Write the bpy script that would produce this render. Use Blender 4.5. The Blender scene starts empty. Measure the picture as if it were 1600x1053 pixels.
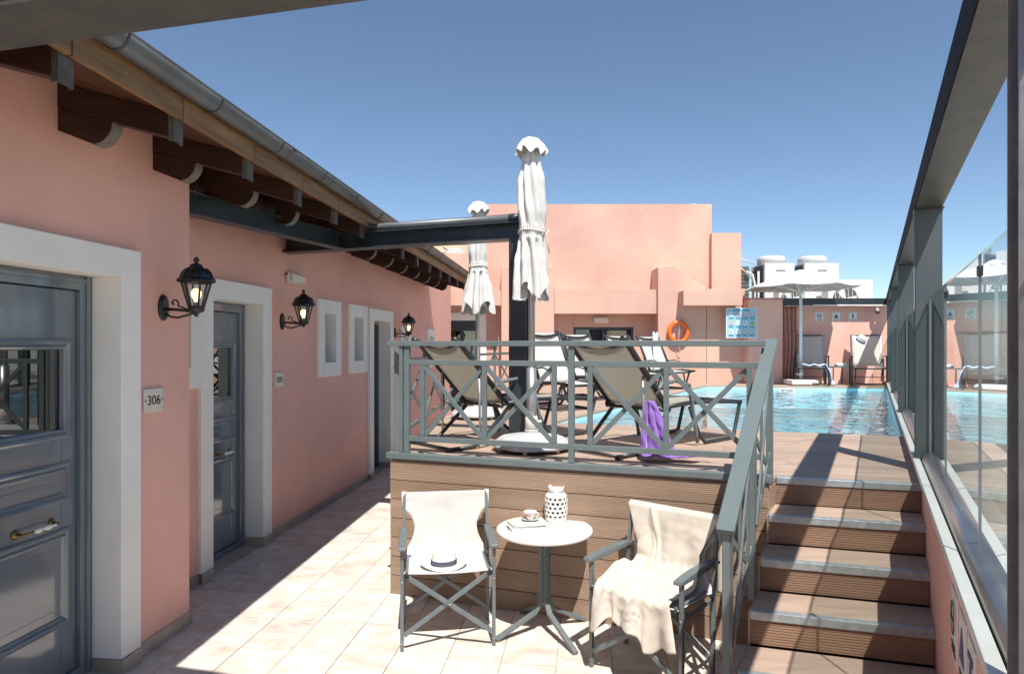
import bpy, bmesh, math, random
from mathutils import Vector, Matrix, noise
random.seed(7)
C = bpy.context.scene.collection
S = bpy.context.scene
R = math.radians
V = Vector

# ------------------------------------------------------------------ camera, light, exposure
EYE = 1.95
cam = bpy.data.cameras.new('camera'); camo = bpy.data.objects.new('camera', cam); C.objects.link(camo)
camo.location = (0, 0, EYE); camo.rotation_euler = (R(90), 0, 0)
cam.sensor_width = 36; cam.lens = 36*1000/1600; cam.shift_y = 13.5/1600
cam.clip_start = .05; cam.clip_end = 3000
S.camera = camo
W = bpy.data.worlds.new('World'); S.world = W; W.use_nodes = True
SUN = V((.10, -.57, 1)).normalized()          # towards the sun
elev = math.asin(SUN.z); az = math.atan2(SUN.x, SUN.y)
nt = W.node_tree; bg = nt.nodes['Background']
sky = nt.nodes.new('ShaderNodeTexSky'); sky.sky_type = 'NISHITA'; sky.sun_disc = False
sky.sun_elevation = elev; sky.sun_rotation = az
sky.air_density = 1.0; sky.dust_density = 0; sky.ozone_density = 5; sky.altitude = 2500
wb = nt.nodes.new('ShaderNodeVectorMath'); wb.operation = 'MULTIPLY'; wb.inputs[1].default_value = (.86, .79, .68)   # camera white balance
nt.links.new(sky.outputs[0], wb.inputs[0]); nt.links.new(wb.outputs[0], bg.inputs[0]); bg.inputs[1].default_value = .104
sun = bpy.data.lights.new('sun', 'SUN'); suno = bpy.data.objects.new('sun', sun); C.objects.link(suno)
sun.energy = 3.1; sun.angle = R(.5); sun.color = (1, .955, .89)
suno.rotation_euler = SUN.to_track_quat('Z', 'Y').to_euler(); suno.location = (0, -5, 20)
S.view_settings.view_transform = 'Standard'; S.view_settings.look = 'None'
S.view_settings.exposure = 1.15; S.view_settings.gamma = 1; S.view_settings.use_curve_mapping = False
S.cycles.max_bounces = 10; S.cycles.transparent_max_bounces = 16; S.cycles.glossy_bounces = 5
S.cycles.sample_clamp_indirect = 6

# ------------------------------------------------------------------ materials
def mat(name, col, rough=.6, metal=0, spec=.5, var=.12, vscale=3.0, bump=0, bscale=60, detail=4,
        rnd=0, stretch=None, col2=None, coat=0, rvar=0, coord='Object', trans=0, emit=None, estr=0, sheen=0, bdist=.01):
    m = bpy.data.materials.new(name); m.use_nodes = True; t = m.node_tree; N = t.nodes; L = t.links
    b = N['Principled BSDF']
    b.inputs['Roughness'].default_value = rough; b.inputs['Metallic'].default_value = metal
    b.inputs['Specular IOR Level'].default_value = spec
    b.inputs['Coat Weight'].default_value = coat; b.inputs['Coat Roughness'].default_value = .08
    if sheen: b.inputs['Sheen Weight'].default_value = sheen
    tc = N.new('ShaderNodeTexCoord'); mp = N.new('ShaderNodeMapping'); L.new(tc.outputs[coord], mp.inputs[0])
    if stretch: mp.inputs['Scale'].default_value = stretch
    oi = N.new('ShaderNodeObjectInfo')
    add = N.new('ShaderNodeVectorMath'); add.operation = 'ADD'
    if rnd:
        mul = N.new('ShaderNodeMath'); mul.operation = 'MULTIPLY'; mul.inputs[1].default_value = 37
        L.new(oi.outputs['Random'], mul.inputs[0]); L.new(mul.outputs[0], add.inputs[1])
    L.new(mp.outputs[0], add.inputs[0])
    n1 = N.new('ShaderNodeTexNoise'); n1.inputs['Scale'].default_value = vscale; n1.inputs['Detail'].default_value = detail
    n1.inputs['Roughness'].default_value = .62
    L.new(add.outputs[0], n1.inputs['Vector'])
    rp = N.new('ShaderNodeValToRGB'); rp.color_ramp.elements[0].position = .3; rp.color_ramp.elements[1].position = .7
    c2 = col2 or tuple(min(1, c*(1+var)) for c in col); c1 = tuple(c*(1-var) for c in col) if not col2 else col
    rp.color_ramp.elements[0].color = (*c1, 1); rp.color_ramp.elements[1].color = (*c2, 1)
    L.new(n1.outputs['Fac'], rp.inputs[0]); out = rp.outputs[0]
    if rnd:
        hs = N.new('ShaderNodeHueSaturation'); mr = N.new('ShaderNodeMapRange')
        mr.inputs[3].default_value = 1-rnd; mr.inputs[4].default_value = 1+rnd
        L.new(oi.outputs['Random'], mr.inputs[0]); L.new(mr.outputs[0], hs.inputs['Value']); L.new(out, hs.inputs['Color']); out = hs.outputs[0]
    L.new(out, b.inputs['Base Color'])
    if rvar:
        mr = N.new('ShaderNodeMapRange'); mr.inputs[3].default_value = max(0, rough-rvar); mr.inputs[4].default_value = rough+rvar
        L.new(n1.outputs['Fac'], mr.inputs[0]); L.new(mr.outputs[0], b.inputs['Roughness'])
    if bump:
        n2 = N.new('ShaderNodeTexNoise'); n2.inputs['Scale'].default_value = bscale; n2.inputs['Detail'].default_value = 5
        L.new(add.outputs[0], n2.inputs['Vector'])
        bp = N.new('ShaderNodeBump'); bp.inputs['Strength'].default_value = bump; bp.inputs['Distance'].default_value = bdist
        L.new(n2.outputs['Fac'], bp.inputs['Height']); L.new(bp.outputs[0], b.inputs['Normal'])
    if emit:
        b.inputs['Emission Color'].default_value = (*emit, 1); b.inputs['Emission Strength'].default_value = estr
    return m

def thin_glass(name, tint=(.86, .93, .90), ior=1.5, rough=0.0, boost=1.0, bump=0, bscale=8):
    m = bpy.data.materials.new(name); m.use_nodes = True; t = m.node_tree; N = t.nodes; L = t.links
    N.remove(N['Principled BSDF']); o = N['Material Output']
    tr = N.new('ShaderNodeBsdfTransparent'); tr.inputs[0].default_value = (*tint, 1)
    gl = N.new('ShaderNodeBsdfGlossy'); gl.inputs['Roughness'].default_value = rough
    fr = N.new('ShaderNodeFresnel'); ge = N.new('ShaderNodeNewGeometry'); im = N.new('ShaderNodeMapRange')
    im.inputs[3].default_value = ior; im.inputs[4].default_value = 1/ior
    L.new(ge.outputs['Backfacing'], im.inputs[0]); L.new(im.outputs[0], fr.inputs[0])
    mu = N.new('ShaderNodeMath'); mu.operation = 'MULTIPLY'; mu.inputs[1].default_value = boost; mu.use_clamp = True
    mx = N.new('ShaderNodeMixShader'); L.new(fr.outputs[0], mu.inputs[0]); L.new(mu.outputs[0], mx.inputs[0])
    L.new(tr.outputs[0], mx.inputs[1]); L.new(gl.outputs[0], mx.inputs[2]); L.new(mx.outputs[0], o.inputs[0])
    if bump:
        tc = N.new('ShaderNodeTexCoord'); mp = N.new('ShaderNodeMapping'); mp.inputs['Scale'].default_value = (1, 1.0, 1)
        n2 = N.new('ShaderNodeTexNoise'); n2.inputs['Scale'].default_value = bscale; n2.inputs['Detail'].default_value = 3
        n2.inputs['Distortion'].default_value = .6
        L.new(tc.outputs['Object'], mp.inputs[0]); L.new(mp.outputs[0], n2.inputs['Vector'])
        bp = N.new('ShaderNodeBump'); bp.inputs['Strength'].default_value = bump; bp.inputs['Distance'].default_value = .05
        L.new(n2.outputs['Fac'], bp.inputs['Height']); L.new(bp.outputs[0], gl.inputs['Normal']); L.new(bp.outputs[0], fr.inputs['Normal'])
    return m

PINK = mat('pink_stucco', (.80, .455, .375), .85, var=.09, vscale=1.1, bump=.18, bscale=38, spec=.2, bdist=.006, detail=8)
PINKB = mat('pink_stucco_patchy', (.57, .335, .275), .85, col2=(.69, .46, .35), vscale=.6, bump=.35, bscale=40, spec=.2, bdist=.006, detail=7)  # patchy rear plaster, toned down to offset the full sun on it
WHITE = mat('white_plaster', (.86, .835, .78), .75, var=.05, vscale=2, bump=.25, bscale=50, spec=.25, bdist=.005)
SKIRT = mat('skirting_tile', (.42, .35, .28), .5, var=.2, vscale=5, rnd=.12, bump=.1)
TILE = mat('floor_tile', (.51, .435, .36), .40, col2=(.77, .73, .67), vscale=4.5, rnd=.07, bump=.12, bscale=14, detail=8, stretch=(1, 1.6, 1), spec=.35, bdist=.004)
GROUT = mat('grout', (.46, .40, .33), .9)
DOORP = mat('blue_grey_gloss_paint', (.150, .180, .205), .12, var=.05, coat=1, spec=.65, rvar=.04)
RAILP = mat('grey_green_rail_paint', (.130, .163, .165), .42, var=.07, vscale=6, spec=.5, bump=.06, bscale=30)
STEEL = mat('dark_steel_paint', (.030, .040, .046), .38, var=.2, vscale=5, spec=.6, bump=.12, bscale=25, rvar=.1)
POSTM = mat('blue_black_post_paint', (.070, .090, .092), .38, var=.12, vscale=5, spec=.5, bump=.08, bscale=25)
NEARP = mat('rubbed_steel', (.15, .16, .17), .4, col2=(.26, .26, .26), metal=.5, vscale=7, detail=8, bump=.1)
BEAMSHADE = mat('beam_side_shade', (.008, .010, .013), .7, var=.2, spec=.1)  # shade on the long beam's side, put into the colour
STEELW = mat('weathered_steel', (.038, .044, .042), .5, col2=(.076, .076, .066), vscale=7, spec=.5, bump=.15, detail=8)
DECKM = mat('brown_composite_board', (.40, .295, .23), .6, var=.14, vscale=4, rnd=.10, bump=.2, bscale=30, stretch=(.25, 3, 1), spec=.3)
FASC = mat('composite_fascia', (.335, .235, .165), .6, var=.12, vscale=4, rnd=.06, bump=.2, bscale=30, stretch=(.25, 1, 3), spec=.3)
RISER = mat('composite_riser', (.27, .17, .115), .6, var=.15, vscale=4, rnd=.06, bump=.25, bscale=30, stretch=(.25, 1, 3), spec=.3)  # redder brown boards, darkened further to carry the steps' shade in the colour
NOSE = mat('galvanised_nosing', (.42, .47, .48), .42, metal=.55, var=.18, vscale=22, detail=8, bump=.1, rvar=.12)
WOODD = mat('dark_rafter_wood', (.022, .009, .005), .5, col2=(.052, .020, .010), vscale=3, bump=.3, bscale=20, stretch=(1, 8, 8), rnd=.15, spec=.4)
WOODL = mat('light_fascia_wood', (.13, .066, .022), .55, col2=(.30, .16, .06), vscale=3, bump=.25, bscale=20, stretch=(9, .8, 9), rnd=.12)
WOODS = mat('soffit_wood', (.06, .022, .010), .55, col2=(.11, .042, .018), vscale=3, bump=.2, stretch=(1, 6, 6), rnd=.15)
HAUNCH = mat('weathered_end_grain', (.17, .15, .125), .8, var=.25, vscale=12)
PLATEM = mat('weathered_end_plate', (.085, .075, .062), .7, var=.3, vscale=14)
GUTT = mat('zinc_gutter', (.115, .125, .132), .45, metal=.35, var=.18, vscale=4, bump=.08, rvar=.1)
TERRA = mat('terracotta', (.42, .17, .09), .8, var=.2, vscale=6, bump=.3)
BLACKI = mat('black_cast_iron', (.010, .010, .011), .42, var=.3, vscale=20, spec=.6, bump=.1)
BRASS = mat('aged_brass', (.22, .13, .05), .35, metal=.9, var=.25, vscale=30)
PORC = mat('white_porcelain', (.82, .80, .76), .12, var=.02, coat=.4)
CANV = mat('cream_canvas', (.58, .56, .52), .85, var=.05, vscale=5, bump=.22, bscale=350, spec=.15, sheen=.2, bdist=.003)
TOWEL = mat('beige_terry_towel', (.62, .56, .47), .95, var=.07, vscale=8, bump=.6, bscale=260, spec=.08, sheen=.5, bdist=.006)
PURPLE = mat('purple_towel', (.25, .125, .44), .95, var=.12, vscale=9, bump=.5, bscale=180, spec=.08, sheen=.4)
LILAC = mat('lilac_towel_hem', (.66, .58, .74), .95, var=.08, bump=.5, bscale=180, spec=.08)
BLUET = mat('blue_white_towel', (.22, .36, .66), .95, col2=(.78, .82, .88), vscale=11, bump=.5, bscale=160, spec=.08)
UMBM = mat('umbrella_canvas', (.64, .63, .595), .85, var=.05, vscale=4, bump=.2, bscale=220, spec=.15, bdist=.004)
ALU = mat('brushed_aluminium', (.50, .52, .53), .33, metal=.75, var=.08, vscale=8)
STAIN = mat('satin_stainless_rail', (.52, .51, .50), .30, metal=.85, var=.10, vscale=5, rvar=.06)
CHAIRF = mat('grey_chair_frame', (.135, .16, .165), .45, var=.12, vscale=9, spec=.5, bump=.15, bscale=60, stretch=(4, 4, .6))
LNGF = mat('dark_lounger_frame', (.028, .031, .033), .38, var=.15, spec=.55)
WHITEP = mat('white_laminate', (.80, .79, .76), .35, var=.02, spec=.45, bump=.05)
UBASE = mat('white_base_plastic', (.50, .51, .51), .45, var=.06, vscale=8)
POOLT = mat('pool_liner', (.36, .68, .84), .5, col2=(.55, .84, .93), vscale=1.6, detail=6)
POOLD = mat('pool_liner_ledge', (.45, .80, .88), .5, var=.05, vscale=2)
COPE = mat('white_marble_coping', (.72, .71, .68), .35, var=.08, vscale=4, detail=8, bump=.08)
ORANGE = mat('orange_plastic', (.80, .16, .02), .4, var=.1, vscale=8, bump=.1)
ROPE = mat('white_rope', (.68, .64, .56), .9, bump=.4, bscale=120)
INK = mat('black_print', (.02, .02, .022), .6, var=.02)
INKG = mat('grey_print', (.25, .25, .25), .6, var=.02)
RED = mat('red_print', (.55, .03, .03), .6, var=.02)
CYANP = mat('pale_blue_sign_face', (.30, .56, .70), .4, var=.04, vscale=2)
SIGNW = mat('white_sign_face', (.80, .80, .78), .35, var=.02)
YELP = mat('yellow_print', (.55, .50, .05), .5, var=.02)
PLATE = mat('cream_number_plate', (.70, .66, .56), .4, var=.04)
PLAST = mat('white_lamp_plastic', (.72, .66, .60), .35, var=.04)
ACW = mat('air_conditioner_paint', (.60, .60, .59), .45, var=.03, vscale=2)
ACG = mat('condenser_fins', (.11, .11, .10), .6, var=.25, vscale=14)
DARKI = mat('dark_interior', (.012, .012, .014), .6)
CURT = mat('patterned_curtain', (.32, .28, .20), .9, col2=(.62, .56, .42), vscale=14)
CREAM = mat('cream_render', (.62, .52, .36), .85, var=.1, vscale=1)
GROUND = mat('city_ground', (.36, .33, .29), .9, var=.25, vscale=.05)
STRAW = mat('white_straw', (.80, .77, .70), .85, var=.05, bump=.5, bscale=160)
STRIPE = mat('navy_band', (.03, .04, .09), .8, var=.1)
PINKP = mat('magazine_pages', (.62, .52, .52), .7, col2=(.76, .72, .68), vscale=20)
PICT = mat('magazine_cover', (.40, .38, .36), .4, col2=(.80, .78, .74), vscale=26, detail=6)
CUPF = mat('porcelain_with_flowers', (.80, .78, .74), .15, var=.02, coat=.3)
ROSE = mat('rose_print', (.62, .18, .22), .4, var=.3, vscale=60)
TWINE = mat('rope_handle', (.50, .36, .20), .9, bump=.3)
FABR = mat('pink_fabric_screen', (.52, .25, .20), .9, var=.1, vscale=3, bump=.3, bscale=30, spec=.1)
SLING = bpy.data.materials.new('beige_mesh_sling'); SLING.use_nodes = True
_t = SLING.node_tree; _b = _t.nodes['Principled BSDF']; _b.inputs['Base Color'].default_value = (.54, .51, .43, 1); _b.inputs['Roughness'].default_value = .8
_tl = _t.nodes.new('ShaderNodeBsdfTranslucent'); _tl.inputs[0].default_value = (.76, .73, .64, 1)
_n = _t.nodes.new('ShaderNodeTexNoise'); _n.inputs['Scale'].default_value = 240
_bp = _t.nodes.new('ShaderNodeBump'); _bp.inputs['Strength'].default_value = .3; _bp.inputs['Distance'].default_value = .003
_t.links.new(_n.outputs[0], _bp.inputs['Height']); _t.links.new(_bp.outputs[0], _b.inputs['Normal'])
_m = _t.nodes.new('ShaderNodeMixShader'); _m.inputs[0].default_value = .5
_t.links.new(_b.outputs[0], _m.inputs[1]); _t.links.new(_tl.outputs[0], _m.inputs[2]); _t.links.new(_m.outputs[0], _t.nodes['Material Output'].inputs[0])
SLINGW = SLING.copy(); SLINGW.name = 'white_mesh_sling'
SLINGW.node_tree.nodes['Principled BSDF'].inputs['Base Color'].default_value = (.84, .82, .77, 1)
for n in SLINGW.node_tree.nodes:
    if n.type == 'BSDF_TRANSLUCENT': n.inputs[0].default_value = (.80, .78, .72, 1)
GLASS = thin_glass('clear_balustrade_glass', (.80, .86, .82), 1.52, boost=1.5)
PANE = thin_glass('lantern_glass', (.86, .86, .84), 1.45)
WPANE = thin_glass('door_window_glass', (.10, .11, .12), 1.55, boost=3.5)
WATER = thin_glass('pool_water', (.88, .97, .99), 1.33, rough=.015, bump=.8, bscale=2.6, boost=1.3)
BULB = mat('lit_bulb', (.9, .8, .6), .3, emit=(1, .72, .32), estr=1.3)
LEDS = mat('led_strip', (.8, .75, .7), .4)

# ------------------------------------------------------------------ mesh builder
class MB:
    def __init__(s): s.bm = bmesh.new(); s.sm = set()
    def poly(s, pts):
        return s.bm.faces.new([s.bm.verts.new(p) for p in pts])
    def extr(s, poly, O, U, Vv, Wv):
        O, U, Vv, Wv = V(O), V(U), V(Vv), V(Wv)
        a = [s.bm.verts.new(O+U*p[0]+Vv*p[1]) for p in poly]; b = [s.bm.verts.new(v.co+Wv) for v in a]
        n = len(a); s.bm.faces.new(a); s.bm.faces.new(b[::-1])
        for i in range(n): s.bm.faces.new((a[i], b[i], b[(i+1) % n], a[(i+1) % n]))
        return s
    def box(s, x0, x1, y0, y1, z0, z1):
        return s.extr([(x0, y0), (x1, y0), (x1, y1), (x0, y1)], (0, 0, z0), (1, 0, 0), (0, 1, 0), (0, 0, z1-z0))
    def slab(s, pts, z0, z1):          # horizontal polygon in xy
        return s.extr(pts, (0, 0, z0), (1, 0, 0), (0, 1, 0), (0, 0, z1-z0))
    def bar(s, p, q, w, h, up=(0, 0, 1)):   # rectangular bar p->q, w sideways, h along up
        p, q = V(p), V(q); d = (q-p).normalized(); up = V(up)
        side = d.cross(up)
        if side.length < 1e-4: side = d.cross(V((0, 1, 0)))
        side.normalize(); u2 = side.cross(d).normalized()
        return s.extr([(-w/2, -h/2), (w/2, -h/2), (w/2, h/2), (-w/2, h/2)], p, side, u2, q-p)
    def ibeam(s, p, q, w, h, tf=.012, tw=.008, up=(0, 0, 1), side=None):
        p, q = V(p), V(q); d = (q-p).normalized(); up = V(up); sd = V(side) if side else d.cross(up).normalized()
        u2 = sd.cross(d).normalized() if not side else up
        P = [(-w/2, 0), (w/2, 0), (w/2, tf), (tw/2, tf), (tw/2, h-tf), (w/2, h-tf), (w/2, h), (-w/2, h), (-w/2, h-tf), (-tw/2, h-tf), (-tw/2, tf), (-w/2, tf)]
        return s.extr(P, p, sd, u2, q-p)
    def tube(s, pts, r, n=10, cap=True, smooth=True):
        pts = [V(p) for p in pts]; rs = r if isinstance(r, (list, tuple)) else [r]*len(pts)
        rings = []; prev = None
        for i, p in enumerate(pts):
            d = (pts[min(i+1, len(pts)-1)]-pts[max(i-1, 0)]).normalized()
            if prev is None:
                a = d.cross(V((0, 0, 1)));
                if a.length < 1e-3: a = d.cross(V((0, 1, 0)))
            else: a = prev - d*prev.dot(d)
            a.normalize(); prev = a; b = d.cross(a)
            rings.append([s.bm.verts.new(p+(a*math.cos(2*math.pi*k/n)+b*math.sin(2*math.pi*k/n))*rs[i]) for k in range(n)])
        for i in range(len(rings)-1):
            for k in range(n):
                f = s.bm.faces.new((rings[i][k], rings[i][(k+1) % n], rings[i+1][(k+1) % n], rings[i+1][k])); f.smooth = smooth
        if cap: s.bm.faces.new(rings[0][::-1]); s.bm.faces.new(rings[-1])
        return s
    def lathe(s, prof, c=(0, 0, 0), n=24, smooth=True, axis='z', rot=0, cap=True):
        c = V(c); rings = []
        for r, z in prof:
            ring = []
            for k in range(n):
                a = 2*math.pi*k/n+rot; x, y = r*math.cos(a), r*math.sin(a)
                p = V((x, y, z)) if axis == 'z' else (V((x, z, y)) if axis == 'y' else V((z, x, y)))
                ring.append(s.bm.verts.new(c+p))
            rings.append(ring)
        for i in range(len(rings)-1):
            for k in range(n):
                f = s.bm.faces.new((rings[i][k], rings[i][(k+1) % n], rings[i+1][(k+1) % n], rings[i+1][k])); f.smooth = smooth
        if cap:
            if prof[0][0] > 1e-4: s.bm.faces.new(rings[0][::-1])
            if prof[-1][0] > 1e-4: s.bm.faces.new(rings[-1])
        return s
    def ringloft(s, O, U, Vv, Nn, x0, x1, z0, z1, prof, fill=True):
        # rectangular moulding: prof = list of (inset, height) lofted; in plane O,U,V with normal N
        O, U, Vv, Nn = V(O), V(U), V(Vv), V(Nn); rings = []
        for ins, h in prof:
            rings.append([s.bm.verts.new(O+U*a+Vv*b+Nn*h) for a, b in ((x0+ins, z0+ins), (x1-ins, z0+ins), (x1-ins, z1-ins), (x0+ins, z1-ins))])
        for i in range(len(rings)-1):
            for k in range(4): s.bm.faces.new((rings[i][k], rings[i][(k+1) % 4], rings[i+1][(k+1) % 4], rings[i+1][k]))
        if fill: s.bm.faces.new(rings[-1])
        return s
    def grid(s, f, nu, nv, smooth=True, thick=0):
        g = [[s.bm.verts.new(f(i/nu, j/nv)) for j in range(nv+1)] for i in range(nu+1)]
        for i in range(nu):
            for j in range(nv):
                q = s.bm.faces.new((g[i][j], g[i+1][j], g[i+1][j+1], g[i][j+1])); q.smooth = smooth
        return s
    def mesh(s, name, m):
        bmesh.ops.recalc_face_normals(s.bm, faces=s.bm.faces)
        me = bpy.data.meshes.new(name); s.bm.to_mesh(me); s.bm.free()
        if m: me.materials.append(m)
        return me
    def build(s, name, m, parent=None, loc=None, rot=None, bevel=0, solid=0, kind=None, label=None, sub=0):
        me = s.mesh(name, m); return place(name, me, parent, loc, rot, bevel, solid, kind, label, sub)
def place(name, me, parent=None, loc=None, rot=None, bevel=0, solid=0, kind=None, label=None, sub=0):
    o = bpy.data.objects.new(name, me); C.objects.link(o)
    if parent: o.parent = parent
    if loc is not None: o.location = loc
    if rot is not None: o.rotation_euler = rot
    if sub:
        md = o.modifiers.new('sub', 'SUBSURF'); md.levels = sub; md.render_levels = sub
    if solid:
        md = o.modifiers.new('solid', 'SOLIDIFY'); md.thickness = solid; md.offset = 0
    if bevel:
        md = o.modifiers.new('bevel', 'BEVEL'); md.width = bevel; md.segments = 2; md.limit_method = 'ANGLE'; md.angle_limit = R(40)
    if kind: o['kind'] = kind
    if label: o['label'] = label
    return o
def thing(name, label, cat, loc=(0, 0, 0), rz=0, group=None):
    o = bpy.data.objects.new(name, None); C.objects.link(o); o.empty_display_size = .1
    o.location = loc; o.rotation_euler = (0, 0, rz); o['label'] = label; o['category'] = cat
    if group: o['group'] = group
    return o
def copy_tree(o, loc, rz, label, group=None):
    r = o.copy(); C.objects.link(r); r.location = loc; r.rotation_euler = (0, 0, rz); r['label'] = label
    if group: r['group'] = group
    def rec(a, b):
        for ch in list(a.children):
            c = ch.copy(); C.objects.link(c); c.parent = b; rec(ch, c)
    rec(o, r); return r
def text(body, size, m, parent, loc, rot, name='lettering', extrude=.001):
    cu = bpy.data.curves.new('txt', 'FONT'); cu.body = body; cu.size = size; cu.extrude = extrude
    cu.align_x = 'CENTER'; cu.align_y = 'CENTER'
    o = bpy.data.objects.new('txt', cu); C.objects.link(o)
    dg = bpy.context.evaluated_depsgraph_get(); me = bpy.data.meshes.new_from_object(o.evaluated_get(dg))
    me.materials.clear(); me.materials.append(m); bpy.data.objects.remove(o)
    return place(name, me, parent, loc, rot)
def P(u, v, Y): return V(((u-800)/1000*Y, Y, EYE+(540-v)/1000*Y))   # survey: a photo point at a known distance
def XZ(u, v, Y): p = P(u, v, Y); return (p.x, p.z)

# frames: deck front line and right wall line
DK = 1.06
d = V((.9455, -.3256, 0)); nrm = V((.3256, .9455, 0)); aD = math.atan2(d.y, d.x)
r_ = V((.4918, .8707, 0)); q_ = V((.8707, -.4918, 0)); aR = math.atan2(q_.y, q_.x)   # local x = q_, local y = r_
def RS(Y, c): X = .565*Y+c; return (X*q_.x+Y*q_.y, X*r_.x+Y*r_.y)     # world -> (t, s)
def lineX(c, Y): return .565*Y+c

# ------------------------------------------------------------------ ground and floor
MB().slab([(-900, -900), (900, -900), (900, 900), (-900, 900)], -12.2, -12).build('ground', GROUND, kind='structure')
aW = -math.atan(.118)
e2 = V((math.cos(aW), math.sin(aW), 0)); e1 = V((-math.sin(aW), math.cos(aW), 0))
def WL(X, Y): return (X*e2.x+Y*e2.y, X*e1.x+Y*e1.y)     # local coords of the left wing
fl = MB().box(-6, 3, -6, 17, -.35, -.012).build('terrace_floor', GROUT, rot=(0, 0, aW), kind='structure')
tw, tl = .34, .445
tmesh = MB()
tmesh.box(-tw/2+.0025, tw/2-.0025, -tl/2+.0025, tl/2-.0025, -.0115, 0); tmesh = tmesh.mesh('tile', TILE)
rest = MB(); nt_ = 0
for i in range(-9, 9):
    for j in range(-8, 37):
        x = -.02+i*tw; y = .12+j*tl
        wx, wy = (e2*x+e1*y).x, (e2*x+e1*y).y
        if x < -3.25 or x > 2.3: continue
        # hidden below the deck
        pr = (V((wx, wy, 0))-V((-.952, 5.065, 0)))
        if pr.dot(nrm) > .35 and wx > -.6: continue
        if wy > 3.3 and wy < 9.5 and wx < 2.2:
            o = place('tile', tmesh, fl, (x, y, random.uniform(-.0008, .0008)), (random.uniform(-.001, .001), random.uniform(-.001, .001), 0)); nt_ += 1
        else: rest.box(x-tw/2+.0025, x+tw/2-.0025, y-tl/2+.0025, y+tl/2-.0025, -.0115, 0)
rest.build('far_tiles', TILE, fl, kind='stuff')

# ------------------------------------------------------------------ left wing
wing = thing('pink_wing', 'long pink rendered guest wing on the left with white door surrounds under timber eaves', 'building', rz=aW)
XF, XRc = -2.781, -3.158
def yF(Y): return 1.0069*Y-.328
def yR(Y): return 1.0069*Y-.373
def wall_grid(x0, x1, y0, y1, z0, z1, holes):
    m = MB(); ys = sorted({y0, y1, *[h[0] for h in holes], *[h[1] for h in holes]}); zs = sorted({z0, z1, *[h[2] for h in holes], *[h[3] for h in holes]})
    for a, b in zip(ys, ys[1:]):
        st = None
        for c_, d_ in zip(zs, zs[1:]):
            cy, cz = (a+b)/2, (c_+d_)/2
            solid = not any(h[0] < cy < h[1] and h[2] < cz < h[3] for h in holes)
            if solid and st is None: st = c_
            if not solid and st is not None: m.box(x0, x1, a, b, st, c_); st = None
        if st is not None: m.box(x0, x1, a, b, st, z1)
    return m
yFe = yF(4.5); d1 = (yF(2.93), yF(3.805), -.02, 2.364)
wall_grid(XF-.35, XF, -4, yFe, -.02, 3.6, [d1]).build('wall', PINK, wing)
yRe = yR(14.9)
d2 = (yR(5.38), yR(6.22), -.02, 2.352); w0 = (yR(4.68), yR(5.08), 1.775, 2.34)
w1 = (yR(7.67), yR(8.02), 1.74, 2.34); w2 = (yR(8.64), yR(9.0), 1.74, 2.34); d3 = (yR(9.43), yR(10.23), -.02, 2.33)
w3 = (yR(10.95), yR(11.28), 1.66, 2.14); w4 = (yR(12.75), yR(13.1), 1.66, 2.14)
holes = [d2, w0, w1, w2, d3, w3, w4]
wall_grid(XRc-.35, XRc, yFe-.3, yRe, -.02, 3.75, holes).build('wall', PINK, wing)
MB().box(XRc-.5, XRc-.36, -4, yRe, 0, 3.7).build('inner_wall', DARKI, wing)
def surround(xf, h, wd=.165, wb=None, floor=None, top=None, rec=.155):
    floor = wb is None
    m = MB(); y0, y1, z0, z1 = h; pr = .035; zb = 0.09 if floor else z0-wb
    g = .006
    m.box(xf, xf+pr, y0-wd, y0, zb, z1+wd); m.box(xf, xf+pr, y1, y1+wd, zb, z1+wd); m.box(xf, xf+pr, y0, y1, z1, z1+wd)
    if not floor: m.box(xf, xf+pr, y0, y1, zb, z0)
    # plastered reveals
    m.box(xf-rec, xf+pr+.001, y0-.002, y0+g, 0.09 if floor else z0, z1-g); m.box(xf-rec, xf+pr+.001, y1-g, y1+.002, 0.09 if floor else z0, z1-g); m.box(xf-rec, xf+pr+.001, y0-.002, y1+.002, z1-g, z1+.002)
    if not floor: m.box(xf-rec, xf+pr+.012, y0+g, y1-g, z0-.002, z0+g)
    m.build('white_surround', WHITE, wing, bevel=.003)
surround(XF, d1)
surround(XRc, d2); surround(XRc, w1, wb=.165); surround(XRc, w2, wb=.165); surround(XRc, d3)
surround(XRc, w3, wd=.14, wb=.14); surround(XRc, w4, wd=.14, wb=.14)
# surround of the narrow window that joins the one of room 305
m = MB(); y0, y1, z0, z1 = w0
m.box(XRc, XRc+.035, y0-.16, y0, z0-.17, z1+.165); m.box(XRc, XRc+.035, y1, d2[0]-.1655, z0-.17, 2.517); m.box(XRc, XRc+.035, y0, y1, z1, z1+.165)
m.box(XRc, XRc+.035, y0, y1, z0-.17, z0)
m.box(XRc-.155, XRc, y0, y0+.006, z0, z1); m.box(XRc-.155, XRc, y1-.006, y1, z0, z1); m.box(XRc-.155, XRc, y0+.006, y1-.006, z1-.006, z1); m.box(XRc-.155, XRc+.02, y0+.006, y1-.006, z0, z0+.01)
m.build('white_surround', WHITE, wing, bevel=.003)
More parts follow.
